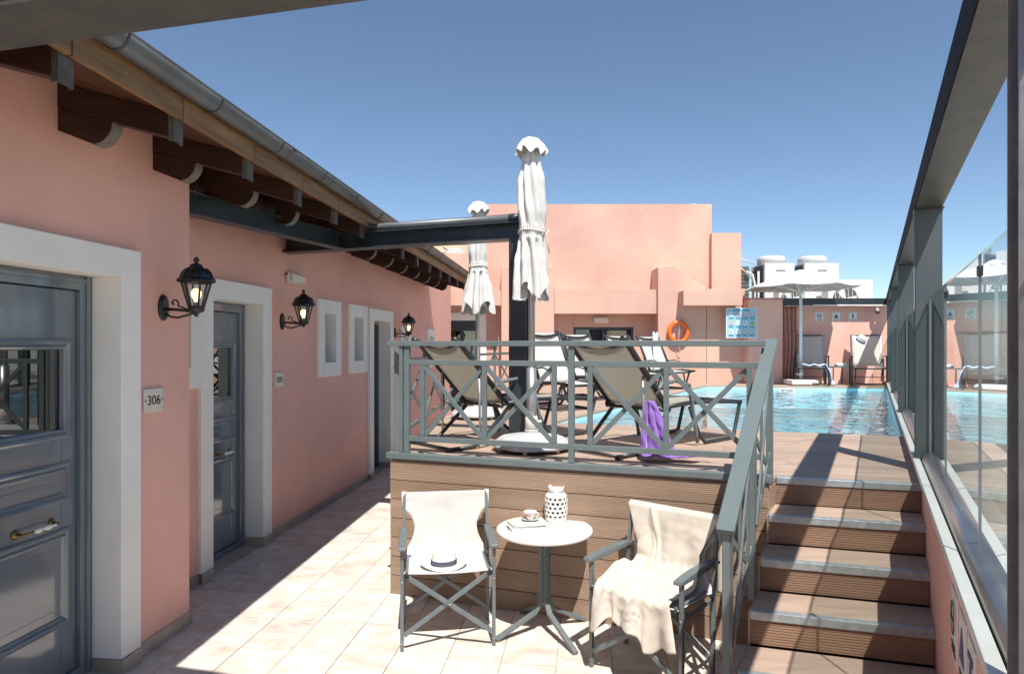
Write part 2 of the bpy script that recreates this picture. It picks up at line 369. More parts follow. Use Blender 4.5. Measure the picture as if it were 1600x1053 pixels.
# skirting tiles
def skirt(x, y0, y1, L=.45):
    y = y0
    while y < y1-.01:
        e = min(y+L, y1); MB().box(x, x+.013, y+.0015, e-.0015, 0, .088).build('skirting_tile', SKIRT, wing, bevel=.002); y = e
skirt(XF, .4, d1[0]-.165); skirt(XF+.035, d1[1], d1[1]+.165); skirt(XF, d1[1]+.165, yFe)
MB().box(XF-.155, XF+.048, d1[1]-.014, d1[1]-.001, 0, .088).build('skirting_tile', SKIRT, wing)
MB().box(XF-.3, XF+.013, yFe, yFe+.013, 0, .088).build('skirting_tile', SKIRT, wing)
skirt(XRc, yFe+.013, d2[0]-.165); skirt(XRc+.035, d2[0]-.165, d2[0]); skirt(XRc+.035, d2[1], d2[1]+.165); skirt(XRc, d2[1]+.165, d3[0]-.165)
skirt(XRc+.035, d3[0]-.165, d3[0]); skirt(XRc+.035, d3[1], d3[1]+.165); skirt(XRc, d3[1]+.165, yRe)
for dd in (d2, d3): MB().box(XRc-.155, XRc+.048, dd[1]-.014, dd[1]-.001, 0, .088).build('skirting_tile', SKIRT, wing)
for dd, x in ((d1, XF), (d2, XRc), (d3, XRc)):
    MB().box(x-.16, x+.005, dd[0]+.001, dd[1]-.015, 0, .02).build('threshold', SKIRT, wing)

def door(xf, h, label=None, glass=True, black=False):
    y0, y1, z0, z1 = h; xp = xf-.155; fw = .085; pm = DOORP
    m = MB()   # frame with steps
    for (a, b, c_, e) in ((y0+.006, y0+.006+fw, .02, z1-.006), (y1-.006-fw, y1-.006, .02, z1-.006)): m.box(xp-.06, xp, a, b, c_, e)
    m.box(xp-.06, xp, y0+.006+fw, y1-.006-fw, z1-.006-fw, z1-.006); m.box(xp-.06, xp, y0+.006+fw, y1-.006-fw, .02, .075)
    for a in (y0+.03, y1-.03-.022): m.box(xp, xp+.012, a, a+.022, .02, z1-.006)
    m.box(xp, xp+.012, y0+.052, y1-.052, z1-.05, z1-.028)
    a0, a1 = y0+.006+fw+.004, y1-.006-fw-.004; b0, b1 = .08, z1-.006-fw-.004; xl = xp-.028
    leaf = MB()
    gy0, gy1, gz0, gz1 = a0+.11, a1-.10, 1.475, 1.93
    if glass:
        leaf.box(xl-.04, xl, a0, gy0, b0, b1); leaf.box(xl-.04, xl, gy1, a1, b0, b1); leaf.box(xl-.04, xl, gy0, gy1, b0, gz0); leaf.box(xl-.04, xl, gy0, gy1, gz1, b1)
    else: leaf.box(xl-.04, xl, a0, a1, b0, b1)
    lf = leaf.build('door', pm, wing, label=label, bevel=.004)
    m.build('door_frame', pm, lf, bevel=.003)
    O, U, Vv, Nn = (xl, 0, 0), (0, 1, 0), (0, 0, 1), (1, 0, 0)
    prof = [(0, 0), (.004, .014), (.016, .020), (.028, .014), (.034, .006), (.044, .016), (.054, .010), (.062, -.002)]
    if glass:
        MB().ringloft(O, U, Vv, Nn, gy0-.055, gy1+.055, gz0-.055, gz1+.055, prof[:-1]+[(.06, -.012)], fill=False).build('moulding', pm, lf)
        MB().box(xl-.022, xl-.016, gy0, gy1, gz0, gz1).build('glass_pane', WPANE, lf)
        gr = MB()
        for k in range(1, 4): gr.box(xl-.06, xl-.05, gy0+(gy1-gy0)*k/4-.006, gy0+(gy1-gy0)*k/4+.006, gz0, gz1)
        for k in range(1, 4): gr.box(xl-.062, xl-.051, gy0, gy1, gz0+(gz1-gz0)*k/4-.006, gz0+(gz1-gz0)*k/4+.006)
        gr.build('window_grille', BLACKI, lf)
        for (c_, e) in ((1.06, 1.29), (.36, .915)):
            MB().ringloft(O, U, Vv, Nn, gy0-.055, gy1+.055, c_, e, prof+[(.10, -.002), (.108, .004)]).build('panel', pm, lf)
        # curved porcelain handle
        hz = .965; hy = a0+.42 if not black else a1-.1
        for yy in (hy-.13, hy+.1): MB().lathe([(.001, .012), (.018, .012), (.024, .004), (.026, 0)], (xl+.001, yy, hz), 16, axis='x').build('handle_rose', BRASS, lf)
        MB().tube([(xl+.01, hy-.13, hz), (xl+.05, hy-.125, hz), (xl+.054, hy-.06, hz), (xl+.054, hy+.07, hz), (xl+.05, hy+.095, hz), (xl+.01, hy+.1, hz)], .006, 8).build('handle', BRASS, lf)
        MB().tube([(xl+.055, hy-.07+i*.0116, hz) for i in range(13)], [.006, .012, .016, .015, .010, .007, .009, .014, .016, .013, .009, .007, .010], 10).build('porcelain_grip', PORC, lf)
    return lf
door(XF, d1, 'blue grey panelled door with small glazed light')
door(XRc, d2, 'narrow blue grey door beyond the corner with small glazed light')
# the third doorway stands open and dark
lf = MB().box(XRc-.20, XRc-.155, d3[0]+.03, d3[0]+.16, .02, d3[3]-.01).build('door', STEEL, wing, label='dark open door')
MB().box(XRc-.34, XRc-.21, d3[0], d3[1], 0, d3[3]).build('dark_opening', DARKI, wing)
MB().box(XRc-.21, XRc-.155, d3[1]-.05, d3[1]-.007, .02, d3[3]).box(XRc-.21, XRc-.155, d3[0]+.17, d3[1]-.05, d3[3]-.05, d3[3]-.01).build('door_frame', DOORP, lf)
for h in (w0, w1, w2, w3, w4):
    y0, y1, z0, z1 = h; xp = XRc-.155
    f = MB().box(xp-.05, xp, y0+.006, y0+.045, z0, z1).box(xp-.05, xp, y1-.045, y1-.006, z0, z1).box(xp-.05, xp, y0+.045, y1-.045, z1-.045, z1-.006).box(xp-.05, xp, y0+.045, y1-.045, z0+.006, z0+.045).build('window', DOORP, wing)
    MB().box(xp-.03, xp-.024, y0+.045, y1-.045, z0+.045, z1-.045).build('pane', WPANE, f)
for (w_, a_) in ((d1, XF),): pass

# eaves ------------------------------------------------------------
def xg(y): return -1.905-.0235*y       # outer lip of the gutter
ye = 12.35
def zt(x, y): return 3.155+(xg(y)-.15-x)*.285    # top of rafters
rws = [3.115+.745*i for i in range(-3, 13)]
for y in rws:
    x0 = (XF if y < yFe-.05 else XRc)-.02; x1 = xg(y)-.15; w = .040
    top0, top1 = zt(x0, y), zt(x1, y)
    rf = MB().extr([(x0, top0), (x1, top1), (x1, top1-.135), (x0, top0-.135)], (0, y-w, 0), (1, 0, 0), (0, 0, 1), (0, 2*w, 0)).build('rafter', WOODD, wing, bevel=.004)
    xh = x1-.37; bz = lambda x: zt(x, y)-.137
    pts = [(x0, bz(x0)), (xh+.03, bz(xh+.03))]
    for k in range(1, 8):
        a = math.pi/2*k/7; pts.append((xh+.03-.11+.11*math.cos(a), bz(xh)-.115*math.sin(a)+.0))
    pts.append((x0, bz(x0)-.115))
    MB().extr(pts, (0, y-w+.003, 0), (1, 0, 0), (0, 0, 1), (0, 2*w-.006, 0)).build('bracket', WOODD, rf, bevel=.003)
    q = MB()
    for k in range(7):
        a, b = math.pi/2*k/7, math.pi/2*(k+1)/7
        f = lambda a, e: V((xh-.08+(.11+e)*math.cos(a), 0, bz(xh)-(.115+e)*math.sin(a)))
        p0, p1, p2, p3 = f(a, .001), f(b, .001), f(b, .005), f(a, .005)
        q.extr([(p.x, p.z) for p in (p0, p1, p2, p3)], (0, y-w+.004, 0), (1, 0, 0), (0, 0, 1), (0, 2*w-.008, 0))
    q.build('end_grain', HAUNCH, rf)
    MB().box(x1+.001, x1+.006, y-w, y+w, top1-.15, top1+.02).box(x1-.02, x1+.0, y+w, y+w+.004, top1-.15, top1).box(x1-.02, x1, y-w-.004, y-w, top1-.15, top1).build('end_plate', PLATEM, rf)
ys = [-.5]+rws[2:]+[ye]
for a, b in zip(ys, ys[1:]):
    g = .004
    MB().extr([(xg(a)-.142, a+g), (xg(a)-.115, a+g), (xg(b)-.115, b-g), (xg(b)-.142, b-g)], (0, 0, 3.125), (1, 0, 0), (0, 1, 0), (0, 0, .185)).build('fascia_board', WOODL, wing, bevel=.003)
# soffit boards following the slope
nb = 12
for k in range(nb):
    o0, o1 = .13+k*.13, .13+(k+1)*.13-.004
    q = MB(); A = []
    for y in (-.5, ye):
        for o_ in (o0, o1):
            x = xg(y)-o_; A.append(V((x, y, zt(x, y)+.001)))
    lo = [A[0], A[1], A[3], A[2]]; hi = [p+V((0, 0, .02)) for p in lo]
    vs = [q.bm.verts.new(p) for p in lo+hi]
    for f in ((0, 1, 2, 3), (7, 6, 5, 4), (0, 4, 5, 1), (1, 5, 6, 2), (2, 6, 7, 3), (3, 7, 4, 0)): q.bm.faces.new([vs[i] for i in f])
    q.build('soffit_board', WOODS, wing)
q = MB(); A = []
for y in (-.5, ye):
    for o_ in (.15, 2.2):
        x = xg(y)-o_; A.append(V((x, y, zt(x, y)+.024)))
lo = [A[0], A[1], A[3], A[2]]; hi = [p+V((0, 0, .05)) for p in lo]; vs = [q.bm.verts.new(p) for p in lo+hi]
for f in ((0, 1, 2, 3), (7, 6, 5, 4), (0, 4, 5, 1), (1, 5, 6, 2), (2, 6, 7, 3), (3, 7, 4, 0)): q.bm.faces.new([vs[i] for i in f])
q.build('roof_covering', TERRA, wing)
MB().box(XRc-.5, XRc, ye, yRe, 3.35, 3.7).build('wall_head', PINK, wing)
# gutter
def gut(y0, y1, rad, m, t=.004):
    n = 12
    def prof(y, rr): return [V((xg(y)-.07+rr*math.cos(math.pi+math.pi*k/n), y, 3.30+rr*math.sin(math.pi+math.pi*k/n))) for k in range(n+1)]
    a, b, c_, e = prof(y0, rad), prof(y1, rad), prof(y0, rad-t), prof(y1, rad-t)
    va, vb, vc, ve = [[m.bm.verts.new(p) for p in L_] for L_ in (a, b, c_, e)]
    for k in range(n):
        for f in ((va[k], va[k+1], vb[k+1], vb[k]), (vc[k], ve[k], ve[k+1], vc[k+1]), (va[k], vc[k], vc[k+1], va[k+1]), (vb[k], vb[k+1], ve[k+1], ve[k])):
            ff = m.bm.faces.new(f); ff.smooth = True
    for k in (0, n): m.bm.faces.new((va[k], vb[k], ve[k], vc[k]))
g = MB(); gut(-.5, ye+.02, .064, g); go = g.build('gutter', GUTT, wing)
MB().tube([(xg(-.5)+.002, -.5, 3.303), (xg(ye)+.002, ye+.02, 3.303)], .007, 8).build('gutter_lip', GUTT, go)
for y in rws[1:]:
    g = MB(); gut(y+.18, y+.194, .0685, g, .004); g.build('gutter_strap', STEEL, go)
for y in (rws[4]+.33, rws[9]+.3):
    g = MB(); gut(y, y+.05, .0675, g, .003); g.build('gutter_joint', GUTT, go)

# room numbers, lanterns and lamps on the left wing
def num_plate(txt, Y, xw, yfun, label, k=1):
    t = thing('number_plate', label, 'sign', tuple(e2*(xw+.001)+e1*yfun(Y)+V((0, 0, 1.60))), aW, 'room number plates beside the doors')
    MB().box(0, .012, -.09, .09, -.075, .075).build('plate', PLATE, t, bevel=.003)
    text(txt, .085, INK, t, (.0135, .0, -.002), (R(90), 0, R(90)))
    q = MB()
    for s_ in (-1, 1): q.lathe([(.007, 0), (.007, .0025)], (.012, s_*.078, 0), 10, axis='x')
    q.build('screw', INKG, t)
num_plate('306', 4.115, XF, yF, 'cream plate numbered 306 on the pink wall by the nearest door')
num_plate('305', 6.58, XRc, yR, 'cream plate numbered 305 beside the second door surround')
num_plate('304', 10.5, XRc, yR, 'small far number plate past the third doorway')

def lantern(label, loc):
    t = thing('wall_lantern', label, 'lamp', loc, aW, 'black wall lanterns along the pink wing')
    # local +x = away from wall, origin at centre of back plate
    q = MB(); pr = []
    n = 20
    a = [q.bm.verts.new((0.0, .052*math.cos(2*math.pi*k/n), .088*math.sin(2*math.pi*k/n))) for k in range(n)]
    b = [q.bm.verts.new((.012, .048*math.cos(2*math.pi*k/n), .083*math.sin(2*math.pi*k/n))) for k in range(n)]
    c_ = [q.bm.verts.new((.020, .028*math.cos(2*math.pi*k/n), .055*math.sin(2*math.pi*k/n))) for k in range(n)]
    for k in range(n):
        for A, B in ((a, b), (b, c_)): q.bm.faces.new((A[k], A[(k+1) % n], B[(k+1) % n], B[k])).smooth = True
    q.bm.faces.new(a[::-1]); q.bm.faces.new(c_)
    q.build('back_plate', BLACKI, t)
    q = MB(); L = .235
    q.tube([(.015, 0, -.01), (.08, 0, -.012), (.16, 0, -.02), (L, 0, -.03)], [.011, .010, .010, .013], 8)
    q.tube([(.02, 0, -.04), (.06, 0, -.062), (.11, 0, -.066), (.17, 0, -.05), (L, 0, -.035)], .007, 8)
    sp = [(.06+.0+(.034-.0042*k)*math.cos(k*.75-.6)+.02, 0, .028+(.034-.0042*k)*math.sin(k*.75-.6)) for k in range(8)]
    q.tube([(.17, 0, -.012), (.13, 0, .004)]+sp, .006, 8)
    q.build('scroll_arm', BLACKI, t)
    q = MB(); n6 = 6
    q.lathe([(.001, -.062), (.012, -.058), (.014, -.045), (.024, -.036), (.046, -.028), (.052, -.008), (.052, .006), (.046, .010), (.001, .012)], (L, 0, 0), 18)
    q.build('base_cup', BLACKI, t)
    zb, zt_, rb, rt = .008, .165, .048, .092
    q = MB()
    for k in range(n6):
        a0 = 2*math.pi*k/n6+.3
        q.bar((L+rb*math.cos(a0), rb*math.sin(a0), zb), (L+rt*math.cos(a0), rt*math.sin(a0), zt_), .011, .011)
    q.lathe([(.086, .158), (.098, .158), (.098, .172), (.086, .172), (.086, .158)], (L, 0, 0), 6, smooth=False, rot=.3, cap=False)
    q.build('cage', BLACKI, t)
    MB().lathe([(rb-.004, zb), (rt-.006, zt_)], (L, 0, 0), 6, smooth=False, rot=.3, cap=False).build('glass_pane', PANE, t)
    q = MB()
    q.lathe([(.118, .166), (.120, .176), (.100, .184), (.098, .200), (.090, .222), (.070, .245), (.045, .260), (.040, .266), (.040, .276), (.030, .282), (.014, .286), (.010, .294), (.016, .300), (.020, .310), (.014, .322), (.006, .328), (.001, .333)], (L, 0, 0), 12, smooth=True, rot=.3, cap=False)
    for k in range(n6):
        a0 = 2*math.pi*k/n6+.3
        q.tube([(L+.118*math.cos(a0), .118*math.sin(a0), .178), (L+.1*math.cos(a0), .1*math.sin(a0), .196), (L+.09*math.cos(a0), .09*math.sin(a0), .228), (L+.06*math.cos(a0), .06*math.sin(a0), .256)], .005, 6)
    q.build('domed_cap', BLACKI, t)
    MB().lathe([(.001, .125), (.016, .122), (.030, .105), (.033, .088), (.028, .068), (.015, .048), (.014, .035), (.001, .034)], (L, 0, 0), 16).build('bulb', BULB, t)
    MB().lathe([(.014, .012), (.014, .036)], (L, 0, 0), 12).build('bulb_holder', INKG, t)
    return t
def lpos(Y, xw, yfun, z): return tuple(e2*(xw+.001)+e1*yfun(Y)+V((0, 0, z)))
L1 = lantern('nearest black lantern, between door 306 and the corner of the pink wall', lpos(4.22, XF, yF, 2.20))
copy_tree(L1, lpos(6.66, XRc, yR, 2.20), aW, 'middle black lantern, under the white emergency lamp')
copy_tree(L1, lpos(10.56, XRc, yR, 2.16), aW, 'farthest black lantern, past the open dark doorway')
t = thing('emergency_light', 'small white emergency lamp high on the pink wall above the middle lantern', 'lamp', lpos(6.9, XRc, yR, 2.67), aW)
MB().box(0, .05, -.17, .17, -.06, .06).build('housing', PLAST, t, bevel=.02)
MB().box(.05, .085, -.155, .155, -.048, .048).build('diffuser', PLAST, t, bevel=.022)
MB().tube([(.01, -.19, .02), (.03, -.18, .04), (.02, -.17, .03)], .006, 6).build('cable_clip', BLACKI, t)

# ------------------------------------------------------------------ deck
def clip(poly, a, b, c_):       # keep a*x+b*y>=c
    out = []
    for i in range(len(poly)):
        p, q = poly[i], poly[(i+1) % len(poly)]; fp, fq = a*p[0]+b*p[1]-c_, a*q[0]+b*q[1]-c_
        if fp >= 0: out.append(p)
        if fp*fq < 0: t = fp/(fp-fq); out.append((p[0]+(q[0]-p[0])*t, p[1]+(q[1]-p[1])*t))
    return out
CI = .3085
A0 = (-.952, 5.065); A1 = (1.665, 4.163)
S0 = V((1.79, 4.34, 0)); S1 = V((2.625, 4.10, 0)); stp = r_*-.348
def near(X): return 7.587-.3443*X
pnl = ((.565*7.587-3.75)/1.1945, 0); pnl = (pnl[0], near(pnl[0]))
pnr_x = (.565*7.587+.30)/1.1945; pnr = (pnr_x, near(pnr_x))
pfl = (lineX(-3.75, 14.3), 14.3); pfr = (lineX(.30, 13.7), 13.7)
BW = 15.2
deckp = [
    [A0, A1, (S0.x, S0.y), ((.565*7.587+(S0.x-.565*S0.y))/1.1945, near((.565*7.587+(S0.x-.565*S0.y))/1.1945)), (-.90, near(-.90))],
    [(S0.x, S0.y), (S1.x, S1.y), (lineX(CI, 6.33), 6.33), pnr, ((.565*7.587+(S0.x-.565*S0.y))/1.1945, near((.565*7.587+(S0.x-.565*S0.y))/1.1945))],
    [(-.90, near(-.90)), pnl, pfl, (pfl[0], BW+.6), (1.0, BW+.6)],
    [pfl, pfr, (lineX(CI, 15.1), BW), (pfl[0], BW)]]
dk = MB()
for pz in deckp: dk.slab(pz, -.1 if pz is not deckp[3] else .3, DK-.028)
deck = dk.build('pool_deck', DARKI, kind='structure')
bw = .145; base = A0[0]*nrm.x+A0[1]*nrm.y-.002
rest = MB()
for pi, pz in enumerate(deckp):
    for k in range(-1, 90):
        lo = base+k*bw; hi = lo+bw-.005
        pp = clip(clip(pz, nrm.x, nrm.y, lo), -nrm.x, -nrm.y, -hi)
        if len(pp) < 3: continue
        # cut into board lengths
        off = (k*1.37) % 2.4
        s_ = [p[0]*d.x+p[1]*d.y for p in pp]; a = min(s_); b = max(s_)
        cuts = [a]+[c_ for c_ in [-10+off+2.4*j for j in range(12)] if a+.3 < c_ < b-.3]+[b]
        for c0, c1 in zip(cuts, cuts[1:]):
            p2 = clip(clip(pp, d.x, d.y, c0+.0015), -d.x, -d.y, -(c1-.0015))
            if len(p2) < 3: continue
            if pi < 2 or k < 35: MB().slab(p2, DK-.024, DK).build('deck_board', DECKM, deck)
            else: rest.slab(p2, DK-.024, DK)
rest.build('far_deck_boards', DECKM, deck, kind='stuff')
# grooved fascia boards: local frame along d
Lf = (V((*A1, 0))-V((*A0, 0))).length; fdir = (V((*A1, 0))-V((*A0, 0))).normalized()
aF = math.atan2(fdir.y, fdir.x)
def grooved(L_, h, n=7, dep=.004, name='plank'):
    # profile in (y,z): front face at y=0 facing -y
    pts = [(.02, 0), (0, 0)]
    for i in range(n):
        z = h*(i+.5)/n; w = h/n*.22
        pts += [(0, z-w), (dep, z-w*.6), (dep, z+w*.6), (0, z+w)]
    pts += [(0, h), (.02, h)]
    return MB().extr(pts, (0, 0, 0), (0, 1, 0), (0, 0, 1), (L_, 0, 0)).mesh(name, FASC)
ph = (DK-.012)/7
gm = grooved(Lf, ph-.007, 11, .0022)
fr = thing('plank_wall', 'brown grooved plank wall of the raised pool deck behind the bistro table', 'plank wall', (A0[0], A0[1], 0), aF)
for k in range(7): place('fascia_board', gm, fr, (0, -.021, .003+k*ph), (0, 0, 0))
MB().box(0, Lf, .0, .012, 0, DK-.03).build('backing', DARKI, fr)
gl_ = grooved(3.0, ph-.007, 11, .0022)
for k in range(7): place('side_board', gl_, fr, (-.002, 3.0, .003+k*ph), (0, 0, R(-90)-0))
# metal edge curb on the deck front
cb = MB().box(-.03, Lf+.02, -.04, .035, DK+.006, DK+.05)
cb.build('edge_curb', RAILP, fr, bevel=.003)

# ------------------------------------------------------------------ stairs
st = thing('deck_stairs', 'wide brown composite steps with pale metal nosings up to the pool', 'stairs')
RI = DK/6
dS = (S1-S0).normalized(); WS = (S1-S0).length; nS = V((-dS.y, dS.x, 0)); aS = math.atan2(dS.y, dS.x)
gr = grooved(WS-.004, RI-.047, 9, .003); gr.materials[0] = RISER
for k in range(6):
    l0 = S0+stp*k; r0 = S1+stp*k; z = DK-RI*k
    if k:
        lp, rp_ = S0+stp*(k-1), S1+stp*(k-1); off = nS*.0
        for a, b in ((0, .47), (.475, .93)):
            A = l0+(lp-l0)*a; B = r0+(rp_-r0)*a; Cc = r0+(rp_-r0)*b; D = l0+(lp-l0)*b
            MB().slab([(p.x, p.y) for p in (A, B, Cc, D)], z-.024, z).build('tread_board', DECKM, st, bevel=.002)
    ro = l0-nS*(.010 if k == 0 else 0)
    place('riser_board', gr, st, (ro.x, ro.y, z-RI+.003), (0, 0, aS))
    e = nS*.035; f = -nS*(.018 if k == 0 else .010)
    MB().slab([((l0+f).x, (l0+f).y), ((r0+f).x, (r0+f).y), ((r0+e).x, (r0+e).y), ((l0+e).x, (l0+e).y)], z-.042, z+.004).build('nosing', NOSE, st, bevel=.004)
    # carcass below each tread
    lb, rb = l0+nS*.022, r0+nS*.022; nx = S0+stp*(k-1); nx2 = S1+stp*(k-1)
    if k: MB().slab([(lb.x, lb.y), (rb.x, rb.y), (nx2.x, nx2.y), (nx.x, nx.y)], 0.001, z-.026).build('carcass', DARKI, st)
for k in range(0, 6):
    a = S0+stp*k; b = S0+stp*(k-1) if k else V((*A1, 0))
    if k:
        for j in range(0, 6-k):
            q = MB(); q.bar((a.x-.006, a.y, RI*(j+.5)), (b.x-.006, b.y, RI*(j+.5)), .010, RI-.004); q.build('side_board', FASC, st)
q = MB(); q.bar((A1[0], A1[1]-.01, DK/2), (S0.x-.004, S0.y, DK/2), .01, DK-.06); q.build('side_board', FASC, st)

# ------------------------------------------------------------------ deck railing (front) and stair handrail
rl = thing('deck_railing', 'grey painted railing with crossed bars along the front of the pool deck', 'railing', (A0[0], A0[1], 0), aF)
sd = nrm*.0
def tpar(u):     # distance along the front line where photo column u meets it (railing set back 1 cm)
    k = (u-800)/1000; # (A0+f*t) X = k*Y
    return (k*A0[1]-A0[0])/(fdir.x-k*fdir.y)
ZR0, ZR1 = 1.945, 1.985
tE = tpar(1196)
MB().box(-.03, tE, -.035, .035, ZR0, ZR1).build('top_rail', RAILP, rl, bevel=.004)
MB().box(tpar(640), tE-.02, -.014, .014, 1.80, 1.84).build('middle_rail', RAILP, rl, bevel=.003)
MB().box(tpar(640), tE-.02, -.014, .014, 1.205, 1.245).build('bottom_rail', RAILP, rl, bevel=.003)
def vert(u, w=.036, z0=1.245, z1=1.80, name='baluster', dp=.028):
    t0 = tpar(u); MB().box(t0-w/2, t0+w/2, -dp/2, dp/2, z0, z1).build(name, RAILP, rl, bevel=.003); return t0
vert(628, .03, DK+.05, ZR0, 'post', .045); vert(636.5, .042, DK+.05, ZR0, 'post', .04)
vert(893, .042, DK+.05, ZR0, 'post', .04)
v1, v2, v3 = vert(660), vert(757), vert(866); v4, v5, v6 = vert(922), vert(1041), vert(1171)
for a, b in ((v1, v2), (v2, v3), (v4, v5), (v5, v6)):
    a, b = a+.016, b-.016
    MB().bar((a, -.004, 1.79), (b, -.004, 1.255), .018, .034, (0, 0, 1)).build('cross_bar', RAILP, rl, bevel=.002)
    MB().bar((a, .0155, 1.255), (b, .0155, 1.79), .018, .034, (0, 0, 1)).build('cross_bar', RAILP, rl, bevel=.002)
# stair handrail
hp0 = V((1.725, 4.27, 0)); hp1 = V((1.005, 3.02, 0)); zt0, zt1 = 1.965, 1.07
hr = thing('stair_handrail', 'sloping grey handrail with flat top and crossed bars beside the steps', 'handrail')
dh = (hp1-hp0); 
def hpt(f, dz=0): p = hp0+dh*f; return V((p.x, p.y, zt0+(zt1-zt0)*f+dz))
MB().bar(hpt(-.02), hpt(1.0), .085, .032).build('top_rail', RAILP, hr, bevel=.004)
MB().bar(hpt(.02, -.14), hpt(.97, -.14), .014, .036).build('middle_rail', RAILP, hr, bevel=.002)
MB().bar(hpt(.02, -.70), hpt(.97, -.70), .014, .036).build('bottom_rail', RAILP, hr, bevel=.002)
for f in (.02, .5, .965):
    p = hpt(f, -.016); zf = max(0, DK-RI*max(0, math.ceil(f*1.443/.348))) if f > .03 else DK
    MB().box(-.018, .018, -.03, .03, zf-.02 if f < .9 else 0, p.z).build('post', RAILP, hr, loc=(p.x, p.y, 0), rot=(0, 0, aR), bevel=.003)
for f in (.10, .26, .42, .58, .74, .90):
    p = hpt(f); MB().box(-.007, .007, -.018, .018, p.z-.70, p.z-.14).build('baluster', RAILP, hr, loc=(p.x, p.y, 0), rot=(0, 0, aR))
for a, b in ((.10, .42), (.58, .90)):
    for s_ in (0, 1):
        z0, z1 = (-.15, -.69) if s_ else (-.69, -.15)
        pa, pb = hpt(a, z0), hpt(b, z1); o_ = q_*(.008 if s_ else -.008)
        MB().bar(pa+o_, pb+o_, .012, .034).build('cross_bar', RAILP, hr)
# railing on the left side of the deck
def simple_rail(label, pts, name='side_railing'):
    t = thing(name, label, 'railing')
    for a, b in zip(pts, pts[1:]):
        a, b = V((*a, 0)), V((*b, 0)); n = max(1, round((b-a).length/1.15)); dr = (b-a)
        up = lambda p, z: V((p.x, p.y, z))
        MB().bar(up(a, 1.965), up(b, 1.965), .06, .04).build('top_rail', RAILP, t)
        MB().bar(up(a, 1.82), up(b, 1.82), .026, .036).build('middle_rail', RAILP, t)
        MB().bar(up(a, 1.225), up(b, 1.225), .026, .036).build('bottom_rail', RAILP, t)
        for i in range(n+1):
            p = a+dr*(i/n); MB().bar(up(p, DK), up(p, 1.945), .04, .04).build('post', RAILP, t)
            if i < n:
                p2 = a+dr*((i+1)/n); s_ = dr.normalized()*.03
                MB().bar(up(p+s_, 1.24), up(p2-s_, 1.80), .016, .034).build('cross_bar', RAILP, t)
                MB().bar(up(p+s_, 1.80), up(p2-s_, 1.24), .014, .032).build('cross_bar', RAILP, t)
                pm_ = a+dr*((i+.5)/n)
    return t
simple_rail('grey side railing running away along the left edge of the deck', [(-.925, 5.16), (-.86, 7.95), (.9, 14.6)])

# ------------------------------------------------------------------ pool
pq = [pnl, pnr, pfr, pfl]
MB().slab(pq, -.35, -.25).build('pool_floor', POOLT, kind='structure')
pw = MB(); cen = V((sum(p[0] for p in pq)/4, sum(p[1] for p in pq)/4, 0))
for i in range(4):
    a, b = V((*pq[i], 0)), V((*pq[(i+1) % 4], 0)); dd = (b-a).normalized(); nn = V((dd.y, -dd.x, 0))
    if nn.dot(a-cen) < 0: nn = -nn
    a, b = a-nn*.003, b-nn*.003; top = DK-.03
    pw.extr([(0, -.25), ((b-a).length, -.25), ((b-a).length, top), (0, top)], a, dd, (0, 0, 1), nn*-.02)
pw.build('pool_wall', POOLD, kind='structure')
MB().slab([pfl, pfr, (pfr[0]-.4*.49, pfr[1]-.75), (pfl[0]-.4*.49, pfl[1]-.75)], -.25, .62).build('pool_ledge', POOLD, kind='structure')
m = MB(); m.poly([(p[0], p[1], DK-.075) for p in pq]); m.build('pool_water', WATER, kind='structure')
t = thing('pool_skimmer', 'white skimmer inlet in the far pool wall below the open parasol', 'skimmer', (6.0, 14.0, .97))
MB().box(-.18, .18, -.04, .0, -.05, .06).build('housing', SIGNW, t, bevel=.005)
MB().box(-.13, .13, -.045, -.041, .0, .02).build('slot', DARKI, t)

# ------------------------------------------------------------------ right parapet, coping, glass, channel
par = thing('parapet_wall', 'low pink parapet with white marble coping beside the steps and pool', 'wall', rz=aR)
t0 = .8707*CI; sE = RS(15.2, .4)[1]
MB().box(t0, t0+.24, -2.5, sE, -.02, 1.108).build('wall', PINK, par)
s_ = -2.5
while s_ < sE-.01:
    e = min(s_+1.0, sE)
    MB().box(t0-.024, t0+.018, s_+.0015, e-.0015, 1.11, 1.15).build('coping_slab', COPE, par, bevel=.003)
    MB().box(t0+.105, t0+.27, s_+.0015, e-.0015, 1.11, 1.15).build('coping_slab', COPE, par, bevel=.003); s_ = e
MB().box(t0+.0185, t0+.1045, -2.5, sE, 1.109, 1.116).build('coping_gap', STEEL, par)
posts = [RS(Yp, .39)[1] for Yp in (1.33, 4.57, 7.7, 10.85, 14.0)]
tP = .8707*.39
gr_ = thing('glass_balustrade', 'frameless glass balustrade in a rounded steel channel along the right parapet', 'glass balustrade', rz=aR)
tG = .8707*.40
prev = -2.4
